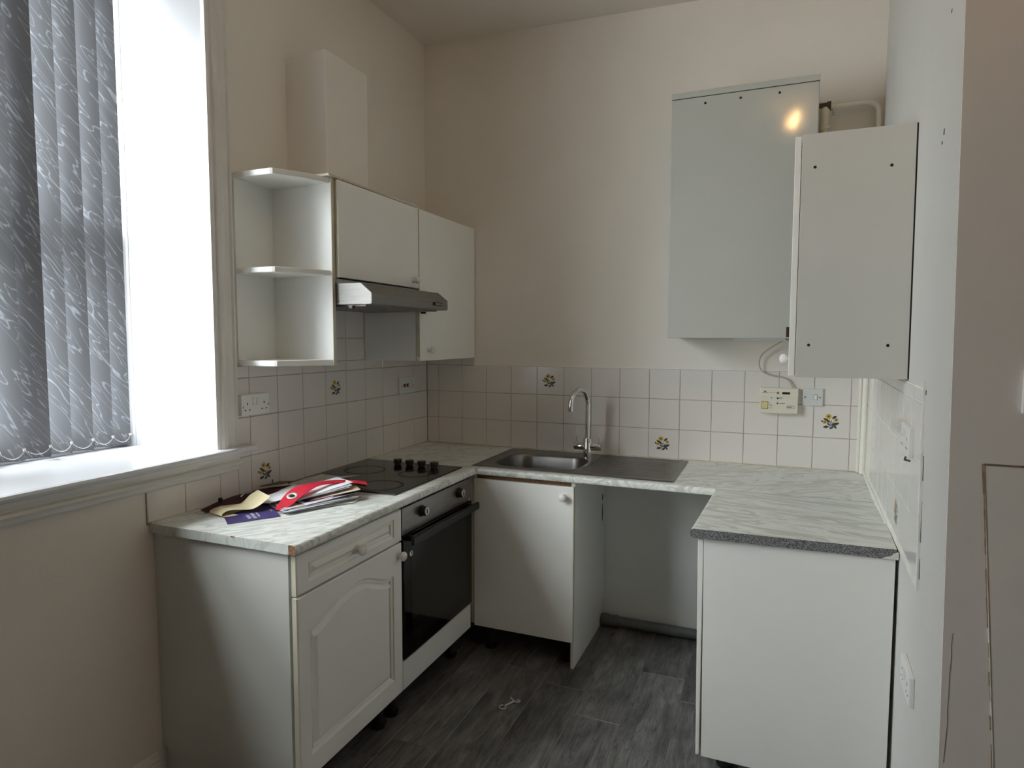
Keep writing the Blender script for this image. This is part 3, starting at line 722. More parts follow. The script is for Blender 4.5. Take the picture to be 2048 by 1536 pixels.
# ------------------------------------------------------------------ short run cabinet (right)
pc = thing('end_cabinet', 'white base cabinet with a plain end panel under the short worktop at the wall', 'cabinet', (1.96,-0.88,0))
def shx(x, y): return x+0.0436*(y+1.17)
m = MB()
def shbox(m, x0, x1, y0, y1, z0, z1, lean=0.0):
    m.hexa([(shx(x0,y0)+lean,y0,z0),(shx(x1,y0),y0,z0),(shx(x1,y1),y1,z0),(shx(x0,y1)+lean,y1,z0),(shx(x0,y0),y0,z1),(shx(x1,y0),y0,z1),(shx(x1,y1),y1,z1),(shx(x0,y1),y1,z1)])
shbox(m,1.691,2.205,-1.150,-0.60,0.137,0.866,0.006)
build('carcass', m, M_cab, pc)
m = MB(); shbox(m,1.690,2.2255,-1.170,-1.152,0.135,0.867,0.006)
build('end_panel', m, M_cab, pc, bevel=0.001)
m = MB(); shbox(m,1.671,1.6885,-1.169,-0.615,0.137,0.862,0.007)
build('door', m, M_front, pc, bevel=0.0015)
for x, y in ((1.76,-0.98),(2.16,-1.05),(1.78,-0.66),(2.16,-0.66)): cab_leg(pc, x, y, 0.137)

# ------------------------------------------------------------------ worktops
def wt_prof(th=0.030):     # (distance from front edge inward, z): rounded nose
    z1, z0 = 0.900, 0.900-th
    return [(0.006,z0),(0.0015,z0+0.003),(0,z0+0.009),(0,z1-0.011),(0.0015,z1-0.0055),(0.005,z1-0.0018),(0.011,z1)]
W1 = thing('worktop', 'marble-effect worktop along the left wall carrying the hob', 'worktop', (0.3,-1.2,0.87))
fp = wt_prof()
poly = [(0.002,0.900),(0.002,0.870)]+[(0.603-d_,z) for d_,z in fp]
# cut-out for the hob is under its glass, so the slab stays whole
m = MB().prism(poly, lambda u,v,w: (u,w,v), -1.817, -0.600)
o = build('worktop_slab', m, [M_marble_l, M_chip], W1)
for p_ in o.data.polygons:
    if abs(p_.normal.y) > 0.9: p_.material_index = 1
m = MB().box(0.0025,0.578,-1.8182,-1.8165,0.8705,0.8995); build('edge_strip', m, M_marble_e, W1)
build('edge_chip', MB().box(0.355,0.372,-1.8186,-1.8162,0.897,0.9004), M_chip, W1)
W2 = thing('worktop', 'marble-effect worktop along the tiled back wall holding the sink', 'worktop', (1.1,-0.3,0.87))
back = [(-0.002,0.900),(-0.002,0.870)]
def strip_x(m, x0, x1, pol): m.prism(pol, lambda u,v,w: (w,u,v), x0, x1)
full = back+[(-0.595+d_,z) for d_,z in fp]
fr = [(-0.528,0.900),(-0.528,0.870)]+[(-0.595+d_,z) for d_,z in fp]
bk = [(-0.002,0.900),(-0.002,0.870),(-0.150,0.870),(-0.150,0.900)]
m = MB()
# left part behind the other run, then sink part with an opening, then right part
m.box(0.002,0.604,-0.599,-0.002,0.870,0.8998); strip_x(m,0.604,0.615,full); strip_x(m,0.615,1.09,fr); strip_x(m,0.615,1.09,bk); strip_x(m,1.09,2.262,full)
build('worktop_slab', m, M_marble_b, W2)
W3 = thing('worktop', 'short marble-effect worktop beside the right wall with speckled grey cut end', 'worktop', (1.95,-0.9,0.87))
yA, yB = -1.189, -0.5975
m = MB(); n = len(fp)
def pen(d_, z, y):
    return (1.649+0.0436*(y+1.189)+d_, y, z)
ring = []
for y in (yA, yB):
    ring.append([pen(d_,z,y) for d_,z in fp]+[(RW(y,0.9)-0.003-(0.004 if y==yA else 0),y+(0.012 if y==yA else 0),0.900),(RW(y,0.9)-0.003-(0.004 if y==yA else 0),y+(0.012 if y==yA else 0),0.870)])
K = n+2
m.add(ring[0]+ring[1], [tuple(range(K)), tuple(range(K,2*K))]+[(i,(i+1)%K,K+(i+1)%K,K+i) for i in range(K)])
o = build('worktop_slab', m, [M_marble_p, M_speck], W3)
for p_ in o.data.polygons:
    if p_.normal.y < -0.9 and p_.area > 0.01: p_.material_index = 1
m = MB()
for k in range(9):
    x = 2.19+0.0045*k; m.box(x,x+0.005,yA+0.0105-0.0018,yA+0.014,0.8705,0.8705+[0.002,0.004,0.006,0.007,0.008,0.012,0.018,0.021,0.022][k])
build('filler_smear', m, M_caulk_w, W3)
build('broken_corner', MB().box(2.2195,2.2235,yA+0.009,yA+0.016,0.874,0.893), M_chip, W3)
# joint strip and sealant lines
m = MB(); m.hexa([(1.674,-0.5985,0.8985),(RW(-0.6,0.9)-0.004,-0.5985,0.8985),(RW(-0.6,0.9)-0.004,-0.5955,0.8985),(1.674,-0.5955,0.8985),(1.674,-0.5985,0.9006),(RW(-0.6,0.9)-0.004,-0.5985,0.9006),(RW(-0.6,0.9)-0.004,-0.5955,0.9006),(1.674,-0.5955,0.9006)])
build('joint_strip', m, mat('joint_grey', (0.30,0.31,0.30), 0.4), W3)
build('sealant_bead', MB().tube([(0.008,-1.815,0.901),(0.008,-0.61,0.901)],0.004,6), M_caulk, W1)
build('sealant_bead', MB().tube([(0.008,-0.60,0.901),(0.008,-0.01,0.901)],0.004,6).tube([(0.01,-0.008,0.901),(2.255,-0.008,0.901)],0.004,6), M_caulk, W2)
build('wall_sealant', MB().tube([(RW(y,0.9)-0.007,y,0.902) for y in (-0.05,-0.3,-0.52,-0.592)],[0.006,0.007,0.010,0.010],6), M_caulk_w, W2, label='white smeared sealant along the right wall')
build('sealant_bead', MB().tube([(RW(y,0.9)-0.007,y,0.902) for y in (-0.61,-0.72,-0.9)],[0.010,0.006,0.003],6), M_caulk_w, W3, label='white smeared sealant along the right wall')

# ------------------------------------------------------------------ hob
hb = thing('hob', 'black ceramic hob with four rings and four knobs set in the worktop', 'hob', (0.28,-0.905,0.90))
build('glass_top', MB().box(0.018,0.543,-1.191,-0.617,0.9002,0.906), M_hob, hb, bevel=0.0015)
def ring_(cx, cy, r):
    m = MB(); n = 48; z = 0.9062; V = []; F = []
    for rr in (r-0.008, r-0.001):
        b = len(V); V += [(cx+rr*math.cos(2*math.pi*i/n), cy+rr*math.sin(2*math.pi*i/n), z) for i in range(n)]
    for i in range(n): j=(i+1)%n; F.append((i,j,n+j,n+i))
    for rr in (r-0.014, r-0.012):
        V += [(cx+rr*math.cos(2*math.pi*i/n), cy+rr*math.sin(2*math.pi*i/n), z) for i in range(n)]
    for i in range(n): j=(i+1)%n; F.append((2*n+i,2*n+j,3*n+j,3*n+i))
    m.add(V,F); build('cooking_ring', m, M_ring, hb)
for c in ((0.163,-0.850,0.095),(0.420,-0.835,0.078),(0.405,-1.085,0.095),(0.150,-1.075,0.078)): ring_(*c)
for x in (0.237,0.302,0.367,0.434):
    build('hob_knob', MB().lathe((x,-0.690,0.906),(0,0,1),[(0,0.015),(0.006,0.015),(0.007,0.018),(0.024,0.0205),(0.027,0.019)],22), M_black, hb, smooth=True)

# ------------------------------------------------------------------ sink and tap
sn = thing('sink', 'stainless steel inset sink with bowl and ribbed drainer on the right', 'sink', (1.03,-0.30,0.90))
X0, X1, Q0, Q1 = 0.560, 1.502, -0.552, -0.042
def rrect(x, y, x0, x1, y0, y1, r):   # signed distance, negative inside
    cx, cy = (x0+x1)/2, (y0+y1)/2; qx = abs(x-cx)-(x1-x0)/2+r; qy = abs(y-cy)-(y1-y0)/2+r
    return math.hypot(max(qx,0),max(qy,0))+min(max(qx,qy),0)-r
def sstep(a,b,t): t=min(max((t-a)/(b-a),0),1); return t*t*(3-2*t)
def sink_z(x,y):
    e = -rrect(x,y,X0,X1,Q0,Q1,0.018)
    z = 0.9035+0.0022*sstep(0,0.008,e)-0.0018*sstep(0.016,0.028,e)
    b = -rrect(x,y,0.632,1.050,-0.505,-0.175,0.105)
    z -= 0.150*sstep(-0.004,0.028,b) + 0.004*sstep(-0.004,0.0,b)
    d_ = -rrect(x,y,1.085,1.465,-0.515,-0.085,0.03)
    if d_ > -0.012:
        z -= 0.0030*sstep(-0.010,0.006,d_)
        if d_ > 0: z += 0.0022*sstep(0.0,0.015,d_)*(0.5+0.5*math.cos(2*math.pi*(y+0.30)/0.043))**3
    return z
m = MB(); nx, ny = 240, 130; V = []; F = []
for j in range(ny+1):
    for i in range(nx+1):
        x = X0+(X1-X0)*i/nx; y = Q0+(Q1-Q0)*j/ny; V.append((x,y,sink_z(x,y)))
for j in range(ny):
    for i in range(nx): a=j*(nx+1)+i; F.append((a,a+1,a+nx+2,a+nx+1))
m.add(V,F); o = build('basin', m, M_sink, sn, smooth=False)
for p_ in o.data.polygons: p_.use_smooth = True
so = o.modifiers.new('gauge','SOLIDIFY'); so.thickness = 0.0009; so.offset = -1
build('waste_ring', MB().lathe((0.84,-0.34,0.7535),(0,0,1),[(0,0.040),(0.002,0.040),(0.001,0.030),(-0.002,0.012)],24), M_chrome, sn, smooth=True)
tp = thing('tap', 'tall chrome swan-neck mixer tap with two lever handles behind the sink bowl', 'tap', (1.016,-0.140,0.903))
tx, ty = 1.016, -0.140
build('body', MB().lathe((tx,ty,0.9030),(0,0,1),[(0,0.027),(0.004,0.027),(0.006,0.0235),(0.096,0.0225),(0.100,0.020)],28), M_chrome, tp, smooth=True)
dv = Vector((-0.050,-0.130,0)).normalized(); rch = 0.142; rad = rch/2
pts = [(tx,ty,0.995),(tx,ty,1.06),(tx,ty,1.12),(tx,ty,1.170)]
for i in range(1,17):
    a = math.pi*i/16; q = Vector((tx,ty,1.172))+dv*(rad-rad*math.cos(a))+Vector((0,0,1.12*rad*math.sin(a))); pts.append(tuple(q))
pts.append(tuple(Vector(pts[-1])+Vector((0,0,-0.022))))
build('spout', MB().tube(pts, 0.0125, 18), M_chrome, tp, smooth=True)
build('nozzle', MB().cyl(tuple(Vector(pts[-1])+Vector((0,0,-0.0015))),(0,0,1),0.008,0.0136,18), M_chrome, tp, smooth=True)
for s in (-1,1):
    h = build('handle', MB().lathe((tx,ty,0.958),(s,0.0,0),[(0.0,0.0165),(0.024,0.0165),(0.0245,0.0182),(0.067,0.0182),(0.070,0.016)],24), M_chrome, tp, smooth=True)
    build('lever', MB().tube([(tx+s*0.058,ty,0.970),(tx+s*0.058,ty,1.008)],0.0036,10), M_chrome, h, smooth=True)

# ------------------------------------------------------------------ open corner shelf unit
sh = thing('shelf_unit', 'white open end shelf unit on the wall beside the window', 'shelf unit', (0.12,-1.32,1.405))
build('back_panel', MB().box(0.002,0.014,-1.430,-1.236,1.41,2.115), M_cab, sh)
build('side_panel', MB().box(0.002,0.300,-1.236,-1.219,1.400,2.118), M_cab, sh, bevel=0.001)
build('panel_edging', MB().box(0.300,0.3015,-1.236,-1.219,1.400,2.118), M_edge, sh)
crv = [(0.014,-1.432),(0.186,-1.432),(0.196,-1.428),(0.232,-1.375),(0.262,-1.320),(0.280,-1.278),(0.296,-1.2365),(0.014,-1.2365)]
for z0, z1 in ((2.096,2.118),(1.747,1.767),(1.402,1.424)):
    build('shelf', MB().prism(crv, lambda u,v,w: (u,v,w), z0, z1), M_front, sh, bevel=0.003)
for y, z in ((-1.262,1.707),(-1.325,1.60)): build('screw_cover', MB().cyl((0.0138,y,z),(1,0,0),0.0012,0.007,14), M_cab, sh)

# ------------------------------------------------------------------ wall cabinets on the left wall
def wall_cab(label, y0, y1, z0, kn, loc):
    t = thing('wall_cabinet', label, 'cabinet', loc)
    m = MB(); s = 0.016
    m.box(0.003,0.297,y0,y0+s,z0,2.112); m.box(0.003,0.297,y1-s,y1,z0,2.112); m.box(0.003,0.297,y0+s,y1-s,z0,z0+s); m.box(0.003,0.010,y0+s,y1-s,z0+s,2.1); m.box(0.003,0.297,y0+s,y1-s,2.096,2.112)
    build('carcass', m, M_cab, t)
    build('carcass_edging', MB().box(0.297,0.2985,y0,y0+s,z0,2.112).box(0.297,0.2985,y1-s,y1,z0,2.112).box(0.003,0.299,y0,y1,2.112,2.117), M_edge, t, label='cream edging on the carcass')
    d = build('door', MB().box(0.300,0.318,y0+0.004,y1-0.002,z0+(0.0 if z0 < 1.5 else 0.02),2.113), M_front, t, bevel=0.0015)
    knob(d, (0.318,kn[0],kn[1]), (1,0,0), 0.0165)
    build('door_edging', MB().box(0.3002,0.3176,y0+0.0028,y0+0.0042,z0+0.02,2.112), M_edge, d)
    return t
top_cab = wall_cab('short white wall cabinet directly above the cooker hood', -1.2185, -0.6165, 1.722, (-0.668,1.776), (0.15,-0.917,1.722))
wc = wall_cab('full-height white wall cabinet in the corner beside the cooker hood', -0.6155, -0.008, 1.398, (-0.532,1.449), (0.15,-0.31,1.398))

build('top_board', MB().box(0.10,0.3125,-1.262,-0.618,2.1185,2.1265), M_edge, top_cab, label='cream-edged board lying on the cabinet top')
# cooker hood
hd = thing('cooker_hood', 'slim stainless steel cooker hood below the short wall cabinet', 'cooker hood', (0.24,-0.91,1.636))
prof = [(0.012,1.720),(0.417,1.718),(0.466,1.679),(0.466,1.638),(0.455,1.636),(0.012,1.636)]
build('canopy', MB().prism(prof, lambda u,v,w: (u,w,v), -1.2165, -0.6075), M_steel, hd, bevel=0.0015)
build('grease_filter', MB().box(0.05,0.42,-1.19,-0.63,1.630,1.637), mat('filter_grey',(0.22,0.20,0.19),0.5,metal=0.6,noise=0.2,nscale=60), hd)
bp = build('button_strip', MB().box(0.465,0.4672,-0.748,-0.660,1.653,1.668), M_black, hd)
for k in range(5): build('button', MB().box(0.467,0.4700,-0.744+0.0165*k,-0.734+0.0165*k,1.656,1.665), M_chrome if k else M_black, bp)
for x, y in ((0.36,-1.195),(0.34,-0.615)): build('filter_catch', MB().box(x-0.008,x+0.008,y-0.010,y+0.010,1.622,1.632), M_black, hd)

# ------------------------------------------------------------------ boiler
bo = thing('boiler', 'pale white boiler casing mounted high on the back wall', 'boiler', (1.73,-0.17,1.509))
build('casing', MB().box(1.436,2.021,-0.340,-0.012,1.509,2.5455), M_boiler, bo, bevel=0.003)
build('top_cap', MB().box(1.435,2.022,-0.341,-0.012,2.5475,2.573), M_boiler, bo, bevel=0.002)
build('cap_seam', MB().box(1.438,2.019,-0.338,-0.02,2.5453,2.5478), M_hole, bo)
for x, z in ((1.577,2.517),(1.720,2.519),(1.872,2.519)): build('screw', MB().lathe((x,-0.3398,z),(0,-1,0),[(0,0.005),(0.0012,0.005),(0.0018,0.003)],12), M_hole, bo)
build('vent_slot', MB().box(1.925,1.946,-0.3412,-0.339,1.514,1.556), M_rust, bo, bevel=0.004)
build('rear_mount', MB().box(1.70,1.93,-0.10,-0.003,1.497,1.510), M_cab, bo)

# pipes
gp = thing('boiler_pipe', 'cream painted pipe with a capped valve beside the boiler casing', 'pipe', (2.06,-0.05,2.0))
px_, py_ = 2.060, -0.05
build('riser', MB().tube([(px_,py_,1.45),(px_,py_,2.44)],0.014,16), M_cpipe, gp, smooth=True)
build('valve', MB().lathe((px_,py_,2.43),(0,0,1),[(0,0.016),(0.002,0.021),(0.018,0.021),(0.020,0.018),(0.040,0.0205),(0.085,0.0205),(0.095,0.015),(0.10,0.010)],18), M_cpipe, gp, smooth=True)
build('bracket', MB().box(px_-0.030,px_+0.016,py_-0.012,py_+0.004,2.528,2.545).box(px_+0.006,px_+0.022,py_-0.014,py_+0.010,2.512,2.549), M_black, gp)
build('drip_clip', MB().tube([(px_+0.026,py_-0.01,2.525),(px_+0.030,py_-0.012,2.49),(px_+0.026,py_-0.014,2.475),(px_+0.036,py_-0.014,2.482)],0.0016,6), M_chrome, gp)
cp = thing('corner_pipe', 'white painted pipe bending down the back corner by the right wall', 'pipe', (2.255,-0.05,0.905))
pts = [(px_+0.015,py_,2.525),(2.12,py_,2.527),(2.19,py_,2.528),(2.225,py_,2.527)]
for i in range(1,7):
    a = math.pi/2*i/6; pts.append((2.225+0.045*math.sin(a), py_, 2.482+0.045*math.cos(a)))
pts += [(2.270,py_,2.3),(2.268,py_,1.8),(2.264,py_,1.4)]
build('upper_pipe', MB().tube(pts,0.0115,14), M_wpipe, cp, smooth=True)
build('elbow_joint', MB().tube([(px_+0.015,py_,2.525),(px_+0.045,py_,2.5257)],0.0118,14), M_cpipe, cp, smooth=True)
build('lower_pipe', MB().tube([(2.263,-0.045,1.42),(2.261,-0.045,0.902)],0.0125,16), M_wpipe, cp, smooth=True)
build('pipe_trunking', MB().box(2.240,2.252,-0.030,-0.002,0.902,1.45), M_wpipe, cp, bevel=0.003)
build('pipe_gap', MB().box(2.2735,2.276,-0.055,-0.04,0.902,1.45), M_crack, cp)
wp = thing('waste_pipe', 'grey plastic waste pipe lying on the floor under the worktop', 'pipe', (1.4,-0.075,0.03))
build('pipe', MB().tube([(1.09,-0.062,0.034),(2.0,-0.050,0.031)],0.0265,20), M_pipe, wp, smooth=True)
build('coupling', MB().lathe((1.078,-0.062,0.034),(1,0.013,-0.003),[(0,0.031),(0.012,0.033),(0.014,0.0305),(0.022,0.0305),(0.024,0.033),(0.034,0.033),(0.036,0.0295),(0.074,0.0295),(0.076,0.0315),(0.086,0.0315),(0.088,0.027)],22), M_pipe, wp, smooth=True)

# ------------------------------------------------------------------ wall cabinet by the right wall
rc = thing('wall_cabinet', 'narrow-looking white wall cabinet seen end on against the right wall', 'cabinet', (2.08,-0.92,1.395))
def xr(y, z): return RW(y,z)-0.004
m = MB(); m.hexa([(1.942,-1.2,1.397),(xr(-1.2,1.397),-1.2,1.397),(xr(-0.63,1.397),-0.63,1.397),(1.966,-0.63,1.397),(1.942,-1.2,2.088),(xr(-1.2,2.088),-1.2,2.088),(xr(-0.63,2.088),-0.63,2.088),(1.966,-0.63,2.088)])
build('carcass', m, M_cab_dim, rc)
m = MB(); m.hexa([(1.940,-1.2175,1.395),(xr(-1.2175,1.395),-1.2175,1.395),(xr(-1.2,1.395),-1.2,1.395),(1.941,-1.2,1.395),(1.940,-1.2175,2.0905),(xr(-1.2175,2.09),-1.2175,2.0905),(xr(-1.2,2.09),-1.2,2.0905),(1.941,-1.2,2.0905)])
build('end_panel', m, M_cab_dim, rc, bevel=0.001)
m = MB(); m.hexa([(1.9215,-1.217,1.3975),(1.9385,-1.217,1.3975),(1.963,-0.64,1.3975),(1.946,-0.64,1.3975),(1.9215,-1.217,2.086),(1.9385,-1.217,2.086),(1.963,-0.64,2.086),(1.946,-0.64,2.086)])
d = build('door', m, M_front, rc, bevel=0.0015)
knob(d, (1.9315,-1.150,1.445), (-1,0.04,0), 0.0165)
for x, z in ((1.975,1.996),(2.166,1.983),(1.974,1.489),(2.175,1.489)): build('screw_hole', MB().cyl((x,-1.2172,z),(0,-1,0),0.0008,0.0042,12), M_hole, rc)
build('wall_gap', MB().hexa([(xr(-1.2,1.395)-0.001,-1.2168,1.395),(xr(-1.2,1.395)+0.0035,-1.2168,1.395),(xr(-1.2,1.395)+0.0035,-1.18,1.395),(xr(-1.2,1.395)-0.001,-1.18,1.395),(xr(-1.2,2.09)-0.001,-1.2168,2.09),(xr(-1.2,2.09)+0.0035,-1.2168,2.09),(xr(-1.2,2.09)+0.0035,-1.18,2.09),(xr(-1.2,2.09)-0.001,-1.18,2.09)]), M_hole, rc)

# ------------------------------------------------------------------ heating programmer and spur on the back wall
hp = thing('heating_programmer', 'cream heating programmer box with flex, on tiles below the boiler', 'control box', (1.907,-0.02,1.158))
build('body', MB().box(1.824,1.990,-0.040,-0.006,1.160,1.277), M_cream_pl, hp, bevel=0.003)
build('front_cover', MB().box(1.822,1.988,-0.044,-0.040,1.160,1.238), M_cream_pl, hp, bevel=0.001)
build('base_lip', MB().box(1.845,1.965,-0.036,-0.008,1.155,1.161), M_cream_pl, hp)
build('display', MB().box(1.921,1.954,-0.0412,-0.039,1.2485,1.2585), M_black, hp)
build('indicator_lamp', MB().lathe((1.902,-0.040,1.2545),(0,-1,0),[(0,0.005),(0.002,0.005),(0.003,0.003)],12), M_led, hp)
build('button', MB().lathe((1.902,-0.044,1.2295),(0,-1,0),[(0,0.004),(0.003,0.004)],12), M_black, hp)
build('button', MB().lathe((1.902,-0.044,1.2055),(0,-1,0),[(0,0.004),(0.003,0.004)],12), M_print, hp)
f = build('slide_switch', MB().box(1.834,1.860,-0.0462,-0.044,1.180,1.211), M_yellow_pl, hp, bevel=0.001)
build('switch_frame', MB().box(1.8325,1.8615,-0.0448,-0.044,1.178,1.213), M_print, f)
m = MB()
for x0,x1,z0,z1 in ((1.833,1.862,1.2525,1.2545),(1.841,1.852,1.2575,1.2620),(1.868,1.876,1.2545,1.2562),(1.880,1.892,1.2545,1.2556)): m.box(x0,x1,-0.0405,-0.0395,z0,z1)
for x0,x1,z0,z1 in ((1.910,1.924,1.231,1.233),(1.910,1.918,1.227,1.2282),(1.912,1.934,1.2045,1.2072),(1.873,1.879,1.2285,1.2325),(1.865,1.873,1.2065,1.2075),(1.865,1.880,1.1965,1.198),(1.865,1.880,1.1915,1.193),(1.865,1.880,1.182,1.1835),(1.942,1.968,1.1965,1.1975),(1.942,1.976,1.1925,1.1935),(1.942,1.976,1.184,1.185),(1.942,1.943,1.184,1.1935),(1.975,1.976,1.184,1.1935),(1.944,1.948,1.1865,1.191),(1.950,1.954,1.1865,1.191),(1.956,1.960,1.1865,1.191),(1.962,1.964,1.1865,1.191)): m.box(x0,x1,-0.0445,-0.0438,z0,z1)
build('lettering', m, M_print, hp)
def bez(p0,p1,p2,p3,n=12): return [tuple((1-t)**3*Vector(p0)+3*(1-t)**2*t*Vector(p1)+3*(1-t)*t*t*Vector(p2)+t**3*Vector(p3)) for t in [i/n for i in range(n+1)]]
pts = bez((1.93,-0.10,1.508),(1.88,-0.07,1.47),(1.82,-0.04,1.45),(1.817,-0.03,1.40))+bez((1.817,-0.03,1.40),(1.812,-0.022,1.345),(1.86,-0.02,1.335),(1.90,-0.02,1.330))[1:]+bez((1.90,-0.02,1.330),(1.935,-0.02,1.327),(1.955,-0.02,1.315),(1.966,-0.022,1.277))[1:]
build('flex', MB().tube(pts,0.0032,8), M_flex, hp, smooth=True)
sp = thing('fused_spur', 'square white switched fused spur to the right of the heating programmer', 'switch', (2.052,-0.012,1.197))
build('faceplate', MB().box(2.009,2.095,-0.018,-0.006,1.197,1.278), M_grey_pl, sp, bevel=0.003)
build('fuse_carrier', MB().box(2.030,2.049,-0.0190,-0.0178,1.224,1.250), M_grey_pl, sp)
build('carrier_gap', MB().box(2.029,2.0498,-0.0184,-0.0178,1.2225,1.2512), M_line, sp)
build('rocker', MB().add([(2.057,-0.018,1.2265),(2.069,-0.018,1.2265),(2.069,-0.018,1.2485),(2.057,-0.018,1.2485),(2.057,-0.0200,1.2265),(2.069,-0.0200,1.2265),(2.069,-0.0240,1.2485),(2.057,-0.0240,1.2485)],[(0,3,2,1),(4,5,6,7),(0,1,5,4),(1,2,6,5),(2,3,7,6),(3,0,4,7)]), M_white_pl, sp)
build('rocker_gap', MB().box(2.056,2.070,-0.0183,-0.0178,1.2255,1.2500), M_print, sp)
for x in (2.020,2.082): build('screw', MB().cyl((x,-0.0178,1.237),(0,-1,0),0.0008,0.0034,12), M_print, sp)

# double socket outlets --------------------------------------------------
def socket_left(label):
    t = thing('double_socket', label, 'socket', (0.012,-1.36,1.21))
    build('back_box', MB().box(0.006,0.016,-1.436,-1.288,1.212,1.292), M_trim, t)
    build('faceplate', MB().box(0.016,0.026,-1.434,-1.290,1.210,1.291), M_white_pl, t, bevel=0.0025)
    X = 0.0262
    for y in (-1.372,-1.352):
        build('rocker', MB().box(0.0255,0.0285,y-0.0065,y+0.0065,1.250,1.275), M_white_pl, t, bevel=0.001)
        build('rocker_gap', MB().box(0.0255,X,y-0.0078,y+0.0078,1.2485,1.2765), M_line, t)
    m = MB()
    for c in (-1.405,-1.319):
        m.box(0.0255,X,c-0.002,c+0.002,1.251,1.260)
        for s in (-1,1): m.box(0.0255,X,c+s*0.011-0.0032,c+s*0.011+0.0032,1.2290,1.2335)
    m.box(0.0255,X,-1.4275,-1.4245,1.240,1.247); m.cyl((0.0255,-1.2965,1.246),(1,0,0),0.0008,0.003,10)
    build('pin_slot', m, M_hole, t)
socket_left('white double wall socket on the tiles beside the window architrave')
ck = thing('cooker_switch', 'grey cooker switch plate with red rockers on the tiles near the corner', 'switch', (0.012,-0.24,1.203))
build('faceplate', MB().box(0.006,0.020,-0.321,-0.166,1.204,1.295), M_grey_pl, ck, bevel=0.003)
for y in (-0.275,-0.245): build('rocker', MB().box(0.0196,0.0235,y-0.008,y+0.008,1.240,1.258), M_red, ck, bevel=0.001)
m = MB()
for y in (-0.262,-0.231): m.box(0.0196,0.0203,y-0.002,y+0.004,1.254,1.258)
m.cyl((0.0196,-0.302,1.2475),(1,0,0),0.0008,0.0032,10); m.box(0.0196,0.0203,-0.206,-0.203,1.256,1.264); m.cyl((0.0196,-0.183,1.249),(1,0,0),0.0008,0.0032,10)
for y in (-0.216,-0.194): m.box(0.0196,0.0203,y-0.0025,y+0.0025,1.236,1.241)
build('pin_slot', m, M_hole, ck)
def socket_right(label, ya, yb, z0, z1, gap):
    t = thing('double_socket', label, 'socket', (RW((ya+yb)/2,z0),(ya+yb)/2,z0))
    def xx(y,z,d): return RW(y,z)-d
    def slab(m, y0, y1, za, zb, d0, d1): m.hexa([(xx(y0,za,d1),y0,za),(xx(y0,za,d0),y0,za),(xx(y1,za,d0),y1,za),(xx(y1,za,d1),y1,za),(xx(y0,zb,d1),y0,zb),(xx(y0,zb,d0),y0,zb),(xx(y1,zb,d0),y1,zb),(xx(y1,zb,d1),y1,zb)])
    m = MB(); slab(m, yb, ya, z0, z1, gap, gap+0.013); build('faceplate', m, M_white_pl, t, bevel=0.003)
    for k in (-1,1):
        c = (ya+yb)/2+k*0.010; m = MB(); slab(m, c-0.0065, c+0.0065, z0+0.042, z0+0.066, gap+0.0125, gap+0.0155); build('rocker', m, M_white_pl, t)
    m = MB()
    for k in (-1,1):
        c = (ya+yb)/2+k*0.043; slab(m,c-0.002,c+0.002,z0+0.042,z0+0.050,gap+0.0125,gap+0.0133)
        for s in (-1,1): slab(m,c+s*0.011-0.003,c+s*0.011+0.003,z0+0.020,z0+0.0245,gap+0.0125,gap+0.0133)
    build('pin_slot', m, M_hole, t)
    return t
s1 = socket_right('white double socket on the right wall tiles above the short worktop', -1.255, -1.395, 1.203, 1.283, 0.006)
build('cable_end', MB().tube([(RW(-1.39,1.2)-0.022,-1.385,1.205),(RW(-1.39,1.2)-0.025,-1.392,1.199),(RW(-1.39,1.2)-0.014,-1.40,1.198)],0.0028,6), M_print, s1)
socket_right('white double socket low on the bare right wall near the floor', -1.36, -1.505, 0.603, 0.680, 0.0)
ls = thing('light_switch', 'white switch plate at eye level on the return wall', 'switch', (2.36,-1.81,1.367))
build('faceplate', MB().box(2.3150,2.4015,-1.812,-1.800,1.3675,1.452), M_white_pl, ls, bevel=0.003)
build('rocker', MB().box(2.354,2.366,-1.815,-1.8115,1.398,1.422), M_white_pl, ls)

# ------------------------------------------------------------------ mail on the worktop
def sheet(name, u0, v0, cx, cy, z, ang, mt, tilt=0.0, roll=0.0, curve=0.0, th=0.0008, lab='loose envelope or leaflet in the stacked pile of mail on the worktop', grp='loose mail in the pile'):
    n = 8; A = []; B = []
    ca, sa = math.cos(ang), math.sin(ang)
    for i in range(n+1):
        t = i/n-0.5; u = u0*t; h = math.tan(tilt)*(u+u0/2)+curve*4*(t*t)
        for L, v in ((A,-v0/2),(B,v0/2)): L.append((cx+ca*u-sa*v, cy+sa*u+ca*v, z+h+math.tan(roll)*(v+v0/2)))
    o = build(name, MB().strip(A,B,th), mt, None, off=(cx,cy,z))
    return tag(o, lab, 'mail', grp)
ang0 = math.atan2(0.19,0.10)
z = 0.9008
LOW = 'flat letter or leaflet in the low stack at the bottom of the mail'
for i, kd in enumerate([1,0,2,0,1,2,3,0,1,2]):      # low stack
    th = [0.0016,0.0010,0.0022,0.0008][kd%4]
    sheet('envelope' if kd in (0,3) else 'leaflet', random.uniform(0.235,0.285), random.uniform(0.13,0.18), 0.335+random.uniform(-0.010,0.012), -1.405+random.uniform(-0.018,0.022), z, ang0+random.uniform(-0.10,0.10), M_paper[kd], tilt=0.010*(i>4), th=th, lab=LOW, grp='letters in the low stack')
    z += th+0.0003
NM = ['dark glossy flyer low in the open wedge of the mail pile','blue-grey letter sticking out of the wedge in the mail','second dark flyer in the open wedge of the mail','narrow blue-grey slip between the dark flyers in the mail','pink-edged flyer in the middle of the mail pile','manila envelope poking out to the right of the mail pile']
